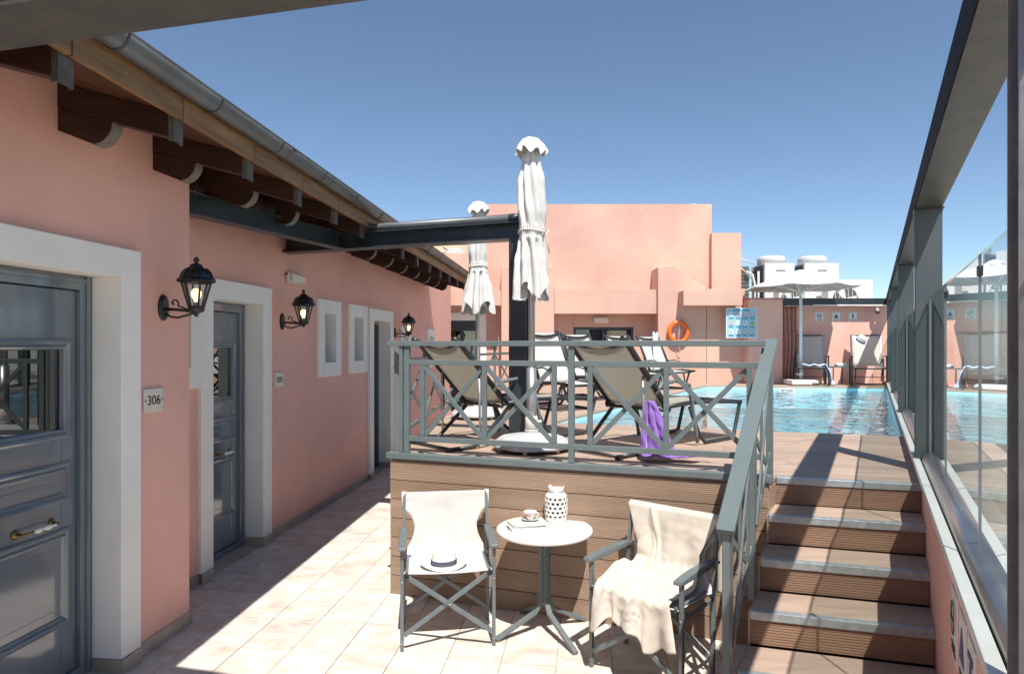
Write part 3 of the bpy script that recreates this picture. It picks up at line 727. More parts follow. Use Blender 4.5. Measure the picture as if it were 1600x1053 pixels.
for i, sp in enumerate(posts+[sE]):
    a, b = prev, sp-.085 if i < len(posts) else sE
    if b-a > .1:
        # rounded channel
        prof = [(tG-.052, 1.117)]+[(tG-.0+.052*math.cos(math.pi-math.pi*k/10), 1.150+.055*math.sin(math.pi*k/10)) for k in range(0, 11)]+[(tG+.052, 1.117)]
        m = MB(); m.extr(prof, (0, a+.02, 0), (1, 0, 0), (0, 0, 1), (0, b-a-.04, 0))
        for f in m.bm.faces:
            if len(f.verts) == 4: f.smooth = True
        ch = m.build('base_channel', STAIN, gr_)
        n = 2 if i else 3
        js = [a+(b-a)*k/n for k in range(n+1)]
        if i == 1: js = [a, RS(2.41, .40)[1], RS(3.55, .40)[1], b]
        for x0, x1 in zip(js, js[1:]):
            m = MB(); m.poly([(tG, x0+.005, 1.19), (tG, x1-.005, 1.19), (tG, x1-.005, 2.29), (tG, x0+.005, 2.29)])
            gp = m.build('glass_panel', GLASS, gr_)
            if x1 < b-.1: MB().box(tG-.009, tG+.009, x1-.02, x1+.014, 2.21, 2.25).build('glass_clip', STEEL, gr_, bevel=.004)
            MB().box(tG-.005, tG+.005, x1-.007, x1-.003, 1.19, 2.29).box(tG-.005, tG+.005, x0+.005, x1-.007, 2.288, 2.292).build('polished_edge', DOORP, gp)
    prev = sp+.085

# ------------------------------------------------------------------ pergola steel
pg = thing('steel_pergola', 'dark steel pergola frame of posts and beams over the terrace and pool edge', 'pergola')
ZB = 2.92; HB = .15; WB = .16
for i, sp in enumerate(posts):
    c_ = q_*tP+r_*sp
    z0 = 1.152 if i or 1 else 0
    m = MB(); m.ibeam((c_.x, c_.y, z0)-r_*.075 if False else V((c_.x, c_.y, z0))-r_*.07, V((c_.x, c_.y, ZB))-r_*.07, WB, .14, .011, .009, up=r_, side=q_)
    m.build('post', NEARP if i == 0 else POSTM, pg, label=('rust flecked near post' if i == 0 else None))
    MB().bar(V((c_.x, c_.y, ZB-.012)), V((c_.x, c_.y, ZB-.001)), WB+.02, .17, up=r_).build('cap_plate', STEEL, pg)
a = q_*tP+r_*-2.4; b = q_*tP+r_*(sE)
m = MB(); m.ibeam((a.x, a.y, ZB), (b.x, b.y, ZB), WB, HB); m.build('long_beam', STEELW, pg)
m = MB(); sdv = q_*(-WB/2-.004)
m.bar(a+sdv+V((0, 0, ZB+HB/2)), b+sdv+V((0, 0, ZB+HB/2)), .006, HB); m.build('side_shade_sheet', BEAMSHADE, pg)  # added sheet, near black to paint the shade on the beam's side
# cross beam B (post at .07,5.87 to the wall)
bdir = V((-.9409, .3387, 0)); PB = V((.075, 5.87, 0))
end = PB+bdir*2.86
MB().ibeam(PB-bdir*.07+V((0, 0, ZB)), end+V((0, 0, ZB)), .16, .16).build('cross_beam', STEEL, pg)
MB().tube([PB-bdir*.02+V((0, 0, ZB+.20)), PB+bdir*1.55+V((0, 0, ZB+.205)), PB+bdir*1.64+V((0, 0, ZB+.25)), PB+bdir*1.66+V((0, 0, ZB+.36))], .042, 12).build('drain_pipe', GUTT, pg)
MB().tube([PB+bdir*.0+V((0, 0, ZB+.20)), PB+bdir*.1+V((0, 0, ZB+.20))], .045, 12).build('pipe_collar', STEEL, pg)
m = MB(); m.ibeam(V((PB.x, PB.y, DK))-nrm*.08, V((PB.x, PB.y, ZB))-nrm*.08, .165, .16, .012, .01, up=nrm, side=d)
m.build('deck_post', STEEL, pg)
# beam A from the corner of the wing out to beam B
cA = V((-2.42, 4.70, 0)); jb = PB+bdir*1.90
MB().ibeam(cA+V((0, 0, ZB)), jb+(cA-jb).normalized()*.085+V((0, 0, ZB)), .12, .16).build('wall_beam', STEEL, pg)
m = MB(); dirA = (jb-cA).normalized()
for k in range(34):
    p = cA+dirA*(.1+.03*k)+V((0, 0, ZB+.16)); 
    for sg in (-1, 1): m.tube([p, p+V((sg*.02+dirA.x*sg*.02, sg*.03, .10+random.uniform(0, .015)))], .0013, 4)
m.build('bird_spikes', ALU, pg, kind='stuff')
# near beam crossing above the viewer
nb0 = V((-1.69, 2.11, 0)); nd = V((.972, -.235, 0)); nn = V((-.235, -.972, 0)).normalized()
a = nb0+nn*.11-nd*1.6; b = nb0+nn*.11+nd*2.9
MB().ibeam(a+V((0, 0, ZB)), b+V((0, 0, ZB)), .22, .2).build('near_cross_beam', STEELW, pg)
# far beam on the back wall
MB().box(6.35, 9.0, 15.0, 15.17, 2.895, 3.06).build('rear_beam', STEEL, pg)
MB().box(7.05, 8.75, 14.985, 15.0, 2.885, 2.91).build('led_strip', LEDS, pg)

# ------------------------------------------------------------------ back building
bb = thing('rear_building', 'large pink rendered rooftop block with ledges and recessed doorway behind the pool', 'building')
def blk(u0, u1, v0, v1, Y, dep, m=PINKB, name='wall', z0=None):
    x0, z1 = XZ(u0, v0, Y); x1, zz = XZ(u1, v1, Y)
    if z0 is not None: zz = z0
    return MB().box(x0, x1, Y, Y+dep, zz, z1).build(name, m, bb)
blk(756, 1112, 319, 0, 15.9, 4, name='upper_wall', z0=3.2)
blk(1112.3, 1158, 364, 0, 15.75, 3.5, name='upper_wall', z0=0)
def prof_blk(pts, Y, dep, name='wall'):
    return MB().extr([XZ(u, v, Y) for u, v in pts], (0, Y, 0), (1, 0, 0), (0, 0, 1), (0, dep, 0)).build(name, PINKB, bb, bevel=.02)
prof_blk([(783, 418), (800, 415), (866, 416), (866, 700), (783, 700)], 15.2, .69, 'pier')
prof_blk([(1028, 417), (1052, 414), (1064, 420), (1072, 431), (1090, 442), (1104, 449), (1104, 600), (1028, 600)], 15.2, .69, 'pier')
MB().box(*[XZ(1104.4, 0, 15.2)[0], XZ(1164, 0, 15.2)[0]], 15.2, 15.74, .5, 3.3).build('wall', PINKB, bb)
blk(866.3, 1028, 452, 490, 15.3, .6, name='ledge')
blk(1068, 1160, 454, 477, 14.75, .445, name='ledge')
blk(640, 782.7, 453, 477, 15.0, .9, name='ledge')
blk(640, 782.7, 477.3, 0, 15.6, .29, name='wall', z0=0)
MB().box(-2.7, -.65, 15.6, 19, 3.3, 4.2).build('upper_wall', PINKB, bb)
# recess
blk(866.3, 896, 490, 0, 15.75, .2, z0=0); blk(990, 1028, 490, 0, 15.75, .2, z0=0)
blk(896.2, 989.8, 490.5, 511, 15.75, .2)
x0, z1 = XZ(896, 511, 15.78); x1, _ = XZ(990, 511, 15.78)
dr = MB().box(x0, x1, 15.93, 15.95, 1.0, z1).build('doorway', DARKI, bb, label='dark glazed doorway')
MB().box(x0, x1, 15.80, 15.9, z1-.06, z1).box(x0, x0+.06, 15.80, 15.9, 1.0, z1-.06).box(x1-.06, x1, 15.8, 15.9, 1, z1-.06).box((x0+x1)/2-.03, (x0+x1)/2+.03, 15.8, 15.9, 1, z1-.06).build('door_frame', STEEL, dr)
MB().box((x0+x1)/2+.1, x1-.15, 15.90, 15.92, 1.0, z1-.08).build('curtain', CURT, dr)
MB().box(x0+.06, x0+.4, 15.86, 15.88, 1.0, z1-.06).build('door_leaf', DOORP, dr)
# window on the left
Yw = 15.6; x0, z1 = XZ(684, 489, Yw); x1, _ = XZ(760, 489, Yw)
a0, b1 = XZ(696, 501, Yw); a1, _ = XZ(748, 501, Yw)
MB().box(x0, a0, Yw-.04, Yw-.001, .2, z1).box(a1, x1, Yw-.04, Yw-.001, .2, z1).box(a0, a1, Yw-.04, Yw-.001, b1, z1).build('white_surround', WHITE, bb)
wn = MB().box(a0, a1, Yw-.03, Yw-.001, b1-.25, b1).box(a0, a0+.06, Yw-.03, Yw-.001, .3, b1-.25).box(a1-.06, a1, Yw-.03, Yw-.001, .3, b1-.25).box((a0+a1)/2-.04, (a0+a1)/2+.04, Yw-.03, Yw-.001, .3, b1-.25).build('window', STEEL, bb)
MB().box(a0+.06, a1-.06, Yw-.012, Yw-.002, .3, b1-.25).build('curtain', CURT, wn)
MB().box(a0+.06, a1-.06, Yw-.02, Yw-.016, .3, b1-.25).build('pane', WPANE, wn)
# rear right wall
rw = thing('rear_parapet', 'pink rear wall behind the two far deck chairs, topped by a dark beam', 'wall')
MB().box(6.3, 9.6, 15.2, 15.5, .3, 2.893).build('wall', PINK, rw)
MB().box(5.5, 6.3, 14.9, 15.5, .3, 3.02).build('wall', PINK, rw)
MB().box(5.5, 6.32, 14.88, 15.52, 3.022, 3.06).build('coping_slab', FABR, rw, bevel=.01)
# hanging fabric at the corner
def fab(u, v):
    x = 6.31+u*.36; z = 2.86-v*1.79
    return V((x*(1)+.06*math.sin(v*3)*(1-u), 15.0+.05*math.sin(u*22+v*2)+.02*math.sin(v*9), z))
MB().grid(fab, 30, 12).build('fabric_screen', FABR, rw, solid=.006)
# lamp over the doorway, life ring, signs
t = thing('bulkhead_lamp', 'white oblong bulkhead lamp above the recessed rear doorway', 'lamp', (P(939, 500, 15.7).x, 15.75, P(939, 500, 15.7).z))
MB().box(-.19, .19, -.08, 0, -.075, .075).build('diffuser', PLAST, t, bevel=.035)
lp = P(1060, 519, 15.12)
t = thing('life_ring', 'orange life ring hanging on the pink rear wall', 'life ring', (lp.x, 15.12, lp.z))
m = MB(); m.tube([(.215*math.cos(a), 0, .235*math.sin(a)) for a in [2*math.pi*k/40 for k in range(41)]], .052, 14, cap=False); m.build('ring', ORANGE, t)
m = MB(); m.tube([(.0, -.06, .30), (.01, -.05, .1), (-.01, -.06, -.1), (.0, -.03, -.35), (.03, -.02, -.45), (.08, -.02, -.43)], .008, 6)
m.tube([(.0, .06, .30), (0, -.05, .30)], .012, 6); m.build('rope', ROPE, t)

FX = (R(90), 0, 0)
def picto(t, x, z, s, kind, y=-.012, ring=RED):
    # small round pictogram facing -y
    m = MB(); m.lathe([(s, 0), (s, -.003)], (x, y, z), 20, axis='y'); m.build('pictogram_disc', SIGNW, t)
    if kind in (1, 3):
        m = MB(); m.lathe([(s*.97, 0), (s*.97, -.001), (s*.78, -.001), (s*.78, 0)], (x, y-.0035, z), 20, smooth=False, axis='y', cap=False)
        m.bar((x-s*.55, y-.0042, z+s*.55), (x+s*.55, y-.0042, z-s*.55), .001, s*.16, (0, 0, 1)); m.build('prohibition_ring', INK if ring is INK else RED, t)
    m = MB()
    if kind == 0: m.box(x-s*.5, x+s*.5, y-.006, y-.003, z-s*.1, z+s*.1)
    elif kind == 1: m.lathe([(s*.2, 0), (s*.2, -.003)], (x, y-.003, z+s*.3), 8, axis='y').box(x-s*.15, x+s*.15, y-.006, y-.003, z-s*.5, z+s*.1)
    elif kind == 2: m.lathe([(s*.2, 0), (s*.2, -.003)], (x-s*.3, y-.003, z+s*.3), 8, axis='y').bar((x-s*.5, y-.005, z-s*.3), (x+s*.4, y-.005, z+s*.05), .003, s*.25)
    elif kind == 3: m.box(x-s*.55, x+s*.4, y-.0055, y-.003, z-s*.12, z+s*.12)
    elif kind == 4: m.lathe([(s*.22, 0), (s*.22, -.003)], (x, y-.003, z+s*.35), 8, axis='y').bar((x, y-.005, z+s*.2), (x+s*.1, y-.005, z-s*.6), .003, s*.2)
    m.build('pictogram', INK, t)
def textlines(t, x, z, w, n, m_=INKG, y=-.008, h=.012, gap=.024, zz=None):
    m = MB()
    for k in range(n):
        xx = x-w/2+random.uniform(0, w*.12)
        while xx < x+w/2-.01:
            ww = random.uniform(.015, .045); ww = min(ww, x+w/2-xx); m.box(xx, xx+ww, y-.002, y, z-k*gap-h/2, z-k*gap+h/2); xx += ww+.009
    m.build('small_print', m_, t)
sp_ = P(1160, 504.5, 15.16)
NAVY = mat('navy_print', (.05, .09, .22), .5, var=.02)
t = thing('pool_rules_board', 'white and light blue pool rules board with twelve pictograms on the rear wall', 'sign', (P(1159.5, 504.5, 14.85).x, 14.89, P(1159.5, 504.5, 14.85).z))
MB().box(-.36, .36, -.004, 0.004, -.35, .35).build('board', SIGNW, t)
MB().box(-.345, .345, -.007, -.0045, -.33, .335).build('blue_face', CYANP, t)
textlines(t, 0, .305, .40, 2, NAVY)
kinds = [0, 1, 3, 3, 1, 4, 2, 9, 2, 2, 3, 1]
for i in range(12):
    cx = -.245+.163*(i % 4); cz = .20-.20*(i//4)
    if i == 7:
        m = MB(); m.extr([(cx-.06, cz-.045), (cx+.06, cz-.045), (cx, cz+.06)], (0, -.009, 0), (1, 0, 0), (0, 0, 1), (0, -.003, 0)); m.build('warning_triangle', YELP, t)
        MB().box(cx-.008, cx+.008, -.015, -.0125, cz-.03, cz+.02).build('pictogram', INK, t)
    else: picto(t, cx, cz, .052, kinds[i], y=-.008)
    textlines(t, cx, cz-.075, .12, 3, NAVY, gap=.016, h=.008)
for i, (u, lb) in enumerate(((1280.5, 'small white no smoking sign, leftmost of three on the rear wall'), (1306.7, 'small white warning sign, middle of three on the rear wall'), (1332.7, 'small white shower notice, rightmost of three on the rear wall'))):
    p = P(u, 495, 15.19)
    t = thing('notice_sign', lb, 'sign', (p.x, 15.198, p.z), group='three small notices on the rear wall')
    MB().box(-.095, .095, -.004, 0, -.105, .105).build('plate', SIGNW, t)
    if i == 0: picto(t, 0, .02, .06, 3, y=-.005, ring=INK)
    elif i == 1:
        MB().extr([(-.055, -.03), (.055, -.03), (0, .07)], (0, -.005, 0), (1, 0, 0), (0, 0, 1), (0, -.003, 0)).build('warning_triangle', NAVY, t)
    else: MB().lathe([(.018, 0), (.018, -.003)], (0, -.005, .065), 10, axis='y').box(-.02, .02, -.008, -.005, -.03, .04).build('pictogram', NAVY, t)
    textlines(t, 0, -.065, .13, 2, INK, y=-.0045, gap=.02, h=.011)
p = P(1372, 485, 15.0)
t = thing('security_camera', 'small dome security camera under the dark rear beam', 'camera', (p.x, 15.02, p.z))
MB().lathe([(.001, -.09), (.05, -.07), (.06, -.03), (.06, 0)], n=14).build('dome', ACG, t); MB().box(-.03, .03, .0, .06, 0, .085).build('bracket', PLAST, t)
# signs on the stair side of the parapet (seen edge on)
for i, (Yc, lb) in enumerate(((2.40, 'no smoking notice on the pink parapet beside the steps, farthest of three'), (2.18, 'middle notice on the pink parapet beside the steps'), (1.98, 'nearest notice on the pink parapet beside the steps'))):
    tt, ss = RS(Yc, CI)
    p = q_*tt+r_*ss
    t = thing('parapet_notice', lb, 'sign', (p.x-q_.x*.001, p.y-q_.y*.001, .90), aR-R(90), 'three notices on the parapet beside the steps')
    MB().box(-.085, .085, -.005, 0, -.13, .13).build('plate', SIGNW, t)
    if i == 0: picto(t, 0, .03, .065, 3, y=-.006, ring=INK)
    elif i == 1: MB().extr([(-.06, -.03), (.06, -.03), (0, .09)], (0, -.006, 0), (1, 0, 0), (0, 0, 1), (0, -.002, 0)).build('warning_triangle', NAVY, t)
    else: MB().box(-.02, .02, -.008, -.006, -.03, .06).box(-.05, .05, -.0085, -.0065, .07, .09).build('pictogram', NAVY, t)
    textlines(t, 0, -.075, .13, 2, INK, y=-.006, gap=.022, h=.012)

# cream house, dish and aerial behind
cb = thing('cream_house', 'pale cream house peeking over the eaves behind the terrace', 'building', (-4.2, 26, 0))
MB().box(-4, 2.75, 0, 5, -6, 6.2).build('wall', CREAM, cb)
MB().box(-4.1, 2.85, -.1, 5.1, 6.2, 6.32).build('parapet', WHITE, cb)
t = thing('satellite_dish', 'white round satellite dish on the cream house', 'satellite dish', (P(711, 403, 25).x, 25, P(711, 403, 25).z))
MB().lathe([(.42, 0), (.34, .07), (.2, .12), (.001, .15)], n=20, axis='y').build('reflector', ACW, t); MB().tube([(0, .14, 0), (0, .9, -.2)], .03, 6).tube([(0, 0, -.4), (0, -.35, 0)], .012, 5).build('arm', ALU, t)
t = thing('rooftop_water_tank', 'cream drum shaped tank left of the satellite dish', 'tank', (P(703, 410, 25.2).x-.1, 25.4, 4.6))
MB().lathe([(.22, 0), (.22, .9), (.15, .98), (.001, 1.0)], n=16).build('drum', CREAM, t); MB().tube([(-.4, 0, .95), (.5, 0, 1.2)], .02, 5).tube([(-.2, 0, 1.25), (.3, 0, .9)], .02, 5).build('aerial', STEEL, t)
p = P(1086, 321, 16.5)
t = thing('roof_dish', 'white dish top showing above the pink block', 'satellite dish', (p.x, 16.6, p.z-.3))
MB().lathe([(.32, 0), (.25, .06), (.001, .10)], c=(0, 0, .05), n=20, axis='y').build('reflector', ACW, t); MB().tube([(0, .08, -.3), (0, .08, .05)], .02, 6).build('mast', ALU, t)

# ------------------------------------------------------------------ rooftop air conditioners
def grille(m, x0, x1, z0, z1, y, n):
    for k in range(n): x = x0+(x1-x0)*(k+.5)/n; m.box(x-.008, x+.008, y-.012, y, z0, z1)
def ac_tall(label, u0, u1, Yf, vt):
    x0 = (u0-800)/1000*Yf; x1 = (u1-800)/1000*Yf; z1 = EYE+(540-vt)/1000*Yf; z0 = 2.75; w = x1-x0
    t = thing('air_conditioner', label, 'air conditioner', (x0, Yf, z0), group='large air conditioners on the roof')
    h = z1-z0
    MB().box(0, w, 0, .03, 0, h).box(0, w, .97, 1.0, 0, h).box(.02, w, .03, .97, h-.03, h).box(w-.03, w, .03, .97, 0, h-.03).box(0, .04, .03, .1, 0, h).box(0, .04, .9, .97, 0, h).build('casing', ACW, t)
    m = MB(); m.box(.02, .03, .1, .9, .02, h-.03)
    for k in range(14): z = .05+k*(h-.1)/14; m.box(-.004, .019, .1, .9, z, z+.02)
    m.build('condenser_grille', ACG, t)
    cx = w/2-.04; MB().lathe([(.39, .0), (.39, .16), (.37, .22), (.31, .24), (.30, .20), (.29, .1), (.001, .1)], (cx, .5, h+.001), 28).build('fan_shroud', ACW, t)
    MB().box(w*.38, w*.38+.26, -.003, 0, h-.24, h-.19).build('name_badge', INKG, t)
    return t
ac_tall('tall white air conditioner with dark side grille, the left one of the two tall units', 1195, 1241.5, 18, 411)
ac_tall('tall white air conditioner with round top fan, the right one of the two tall units', 1257, 1311, 18, 411)
def ac_low(label, u0, u1, vt, uc, rad, Yf):
    x0 = (u0-800)/1000*Yf; x1 = (u1-800)/1000*Yf; z1 = EYE+(540-vt)/1000*Yf; z0 = 2.6
    t = thing('outdoor_fan_unit', label, 'air conditioner', (x0, Yf, z0), group='low fan units on the roof')
    w, h = x1-x0, z1-z0; MB().box(0, w, 0, .38, 0, h).build('casing', ACW, t, bevel=.015)
    cx = (uc-800)/1000*Yf-x0; cz = EYE+(540-468)/1000*Yf-z0; rr = rad/1000*Yf
    MB().lathe([(rr, -.004), (rr*.97, -.02), (rr*.9, -.006), (.001, -.006)], (cx, 0, cz), 28, axis='y').build('fan_opening', ACG, t)
    m = MB()
    for k in range(6):
        x = -rr+2*rr*(k+.5)/6; hh = math.sqrt(rr*rr-x*x); m.box(cx+x-.006, cx+x+.006, -.035, -.023, cz-hh, cz+hh)
    m.build('fan_guard', ACW, t)
    m = MB()
    for k in range(3):
        a = k*2.094; m.extr([(.03, -.02), (rr*.8, -.12), (rr*.85, .1), (.03, .05)], (cx, -.012, cz), (math.cos(a), 0, math.sin(a)), (-math.sin(a), 0, math.cos(a)), (0, -.006, 0))
    m.build('fan_blade', ACW, t)
    return t
ac_low('low white fan unit under the open parasol, left of the other low unit', 1217, 1256, 452, 1236, 16, 17.2)
ac_low('low wide white fan unit at the right end of the roof equipment', 1294, 1364, 437, 1321, 20, 17.4)
MB_ = thing('roof_machine', 'dark condenser rack with pipes between the pink block and the air conditioners', 'machine', (6.42, 18.2, 2.75))
m = MB(); m.box(0, .32, 0, 1, 0, 1.45)
for k in range(12): m.box(-.01, .33, -.015, -.001, .1+k*.11, .13+k*.11)
m.build('fin_block', ACG, MB_)
MB().tube([(.45, -.1, 0), (.45, -.1, .9), (.38, -.1, 1.2), (.2, -.1, 1.3)], .035, 8).tube([(.55, -.1, 0), (.55, -.1, 1.3)], .03, 8).tube([(-.1, 0, 1.75), (.5, 0, 1.5)], .02, 6).tube([(-.1, 0, 1.6), (.4, 0, 1.1)], .02, 6).build('pipe', ACW, MB_)

MB().slab([(5.3, 15.52), (14, 15.52), (14, 22), (5.3, 22)], 2.3, 2.6).build('rear_roof', COPE, kind='structure')
# ------------------------------------------------------------------ umbrellas
def umb_closed(label, loc, rz, seed, base=True, flare=1.0):
    rd = random.Random(seed)
    t = thing('closed_umbrella', label, 'umbrella', loc, rz, 'closed cream parasols on the deck')
    zd = lambda z: z-DK
    m = MB(); m.tube([(0, 0, .12), (0, 0, .7)], .042, 16); m.tube([(0, 0, .7), (0, 0, 2.55)], .030, 16); m.build('pole', ALU, t)
    MB().lathe([(.043, 0), (.055, .01), (.055, .10), (.043, .11)], (0, 0, .18), 14).tube([(.05, 0, .24), (.09, 0, .24)], .012, 8).build('clamp', PLAST, t)
    nf = 8; ph_ = [rd.uniform(-.25, .25) for _ in range(nf)]; am = [rd.uniform(.7, 1.3) for _ in range(nf)]
    z0, z1 = 1.37, 2.58
    def prof(v):   # v 0 bottom .. 1 top
        K = [(0, .165), (.18, .148), (.32, .125), (.385, .108), (.43, .112), (.55, .128), (.75, .120), (.9, .088), (1, .050)]
        for (a, ra), (b, rb) in zip(K, K[1:]):
            if v <= b: f = (v-a)/(b-a); f = f*f*(3-2*f); return ra+(rb-ra)*f
        return K[-1][1]
    def f(u, v):
        a = 2*math.pi*u; k = int(u*nf) % nf
        fold = .5+.5*math.cos(nf*a+ph_[k]*math.sin(2*math.pi*u)); dpt = (.40 if v < .36 else .26) * (1 if v < .34 or v > .44 else .35)
        r = prof(v)*(1-dpt*(1-fold)**1.3*am[k])*(1+.03*math.sin(3*a+5*v+seed))
        tw_ = .55*(1-v)+.25*math.sin(v*4+seed)
        aa = a+tw_+.35*math.sin(nf*a)*(.5 if v > .4 else .3)/nf*3*.5
        z = z0+(z1-z0)*v
        if v < .12: z += (.12-v)/.12*(.075*math.sin(a*4+seed)-.02)
        r *= 1+(flare-1)*max(0, (.36-v)/.36)
        n_ = noise.noise(V((r*math.cos(aa)*9+seed, r*math.sin(aa)*9, z*3.2)))+.5*noise.noise(V((r*math.cos(aa)*26, r*math.sin(aa)*26+seed, z*9)))
        r += .012*n_; r += .006*math.exp(-((v-.405)/.05)**2)*math.sin(34*a+seed)
        return V((r*math.cos(aa), r*math.sin(aa), z+.01*n_))
    m = MB(); m.grid(f, 220, 80); m.build('canopy', UMBM, t)
    def inner(u, v):
        a = 2*math.pi*u; r = .06*flare+.05*math.sin(6*a+1)*(1-v)+.045*(1-v); return V((r*math.cos(a), r*math.sin(a), z0-.05+.25*v+.05*math.sin(5*a)*(1-v)))
    MB().grid(inner, 60, 6).build('inner_folds', UMBM, t)
    def cap(u, v):
        a = 2*math.pi*u; r = .001+.132*v**.8*(1+.10*math.cos(8*a)*v+.08*math.sin(3*a+seed)*v); z = z1+.085-.135*v**2.2-.022*v*v*math.cos(8*a+3.14)+.015*v*math.sin(2*a+seed)+.01*noise.noise(V((a*3, v*4, seed)))
        return V((r*math.cos(a), r*math.sin(a), z))
    MB().grid(cap, 64, 12).build('vent_cap', UMBM, t)
    m = MB(); zz = z0+(z1-z0)*.405
    m.tube([(.112*math.cos(a), .112*math.sin(a), zz+.008*math.sin(a*2)) for a in [2*math.pi*k/36 for k in range(37)]], .0075, 6, cap=False)
    m.tube([(.11, -.03, zz), (.135, -.05, zz+.015), (.12, -.05, zz-.02), (.13, -.05, zz-.09), (.145, -.045, zz-.18)], .006, 6); m.build('tie_cord', ROPE, t)
    if base:
        b = MB().lathe([(.33, .03), (.345, .045), (.335, .07), (.27, .115), (.12, .14), (.06, .145), (.06, .18), (.001, .18)], n=12, smooth=False, rot=.26).build('base', UBASE, t, bevel=.006)
        for k in range(6):
            a = k*math.pi/3; MB().lathe([(.02, 0), (.02, .03)], (.28*math.cos(a), .28*math.sin(a), 0), 8).build('foot', UBASE, b)
        m = MB()
        for k in range(4):
            a = k*math.pi/2+.4; m.extr([(.09, -.09), (.25, -.14), (.25, .14), (.09, .09)], (0, 0, .1265), (math.cos(a), math.sin(a), -.16), (-math.sin(a), math.cos(a), 0), (0, 0, .012))
        m.build('ballast_lid', UBASE, b)
    return t
umb_closed('closed cream parasol in front of the dark deck post, nearest and tallest in view', (.167, 5.47, DK), .3, 1)
umb_closed('closed cream parasol farther back, partly behind the cross beam', (-.42, 7.9, DK), 1.2, 5, flare=1.3)
# open umbrella
up_ = thing('open_umbrella', 'open white parasol at the far end of the pool beside the deck chairs', 'umbrella', (6.52, 14.45, DK))
MB().tube([(0, 0, .1), (0, 0, 2.45)], .034, 12).build('pole', SIGNW, up_)
MB().box(-.3, .3, -.25, .25, .02, .13).build('base', SIGNW, up_, bevel=.02)
MB().lathe([(.05, 0), (.05, .14)], (0, 0, .18), 12).tube([(0, 0, .25), (-.12, 0, .25)], .02, 8).build('clamp', SIGNW, up_)
def corners(k): a = k*math.pi/4+.2; return V((1.22*math.cos(a), 1.22*math.sin(a), 2.20))
m = MB(); apex = V((0, 0, 2.53)); cs = [corners(k) for k in range(8)]
for k in range(8):
    def seg(u, v, A=cs[k], B=cs[(k+1) % 8]):
        e = A.lerp(B, u); p = apex.lerp(e, v); p.z += .03*math.sin(math.pi*v)-.05*v*math.sin(math.pi*u)*.6; return p
    m.grid(seg, 4, 5)
bmesh.ops.remove_doubles(m.bm, verts=m.bm.verts, dist=.001)
m.build('canopy', UMBM, up_)
m = MB()
def vc(u, v): a = 2*math.pi*u; r = .001+.24*v; return V((r*math.cos(a), r*math.sin(a), 2.60-.12*v*v+.01*math.cos(8*a)*v))
m.grid(vc, 24, 4); m.build('vent_cap', UMBM, up_)
for k in range(8):
    e = cs[k]; MB().bar(apex+V((0, 0, -.05)), e+V((0, 0, -.015)), .014, .022).build('rib', SIGNW, up_)
    h = (apex).lerp(e, .58)+V((0, 0, -.03)); MB().bar((0, 0, 2.08), h, .012, .018).build('strut', SIGNW, up_)
MB().lathe([(.05, 0), (.05, .06)], (0, 0, 2.04), 12).build('hub', SIGNW, up_)

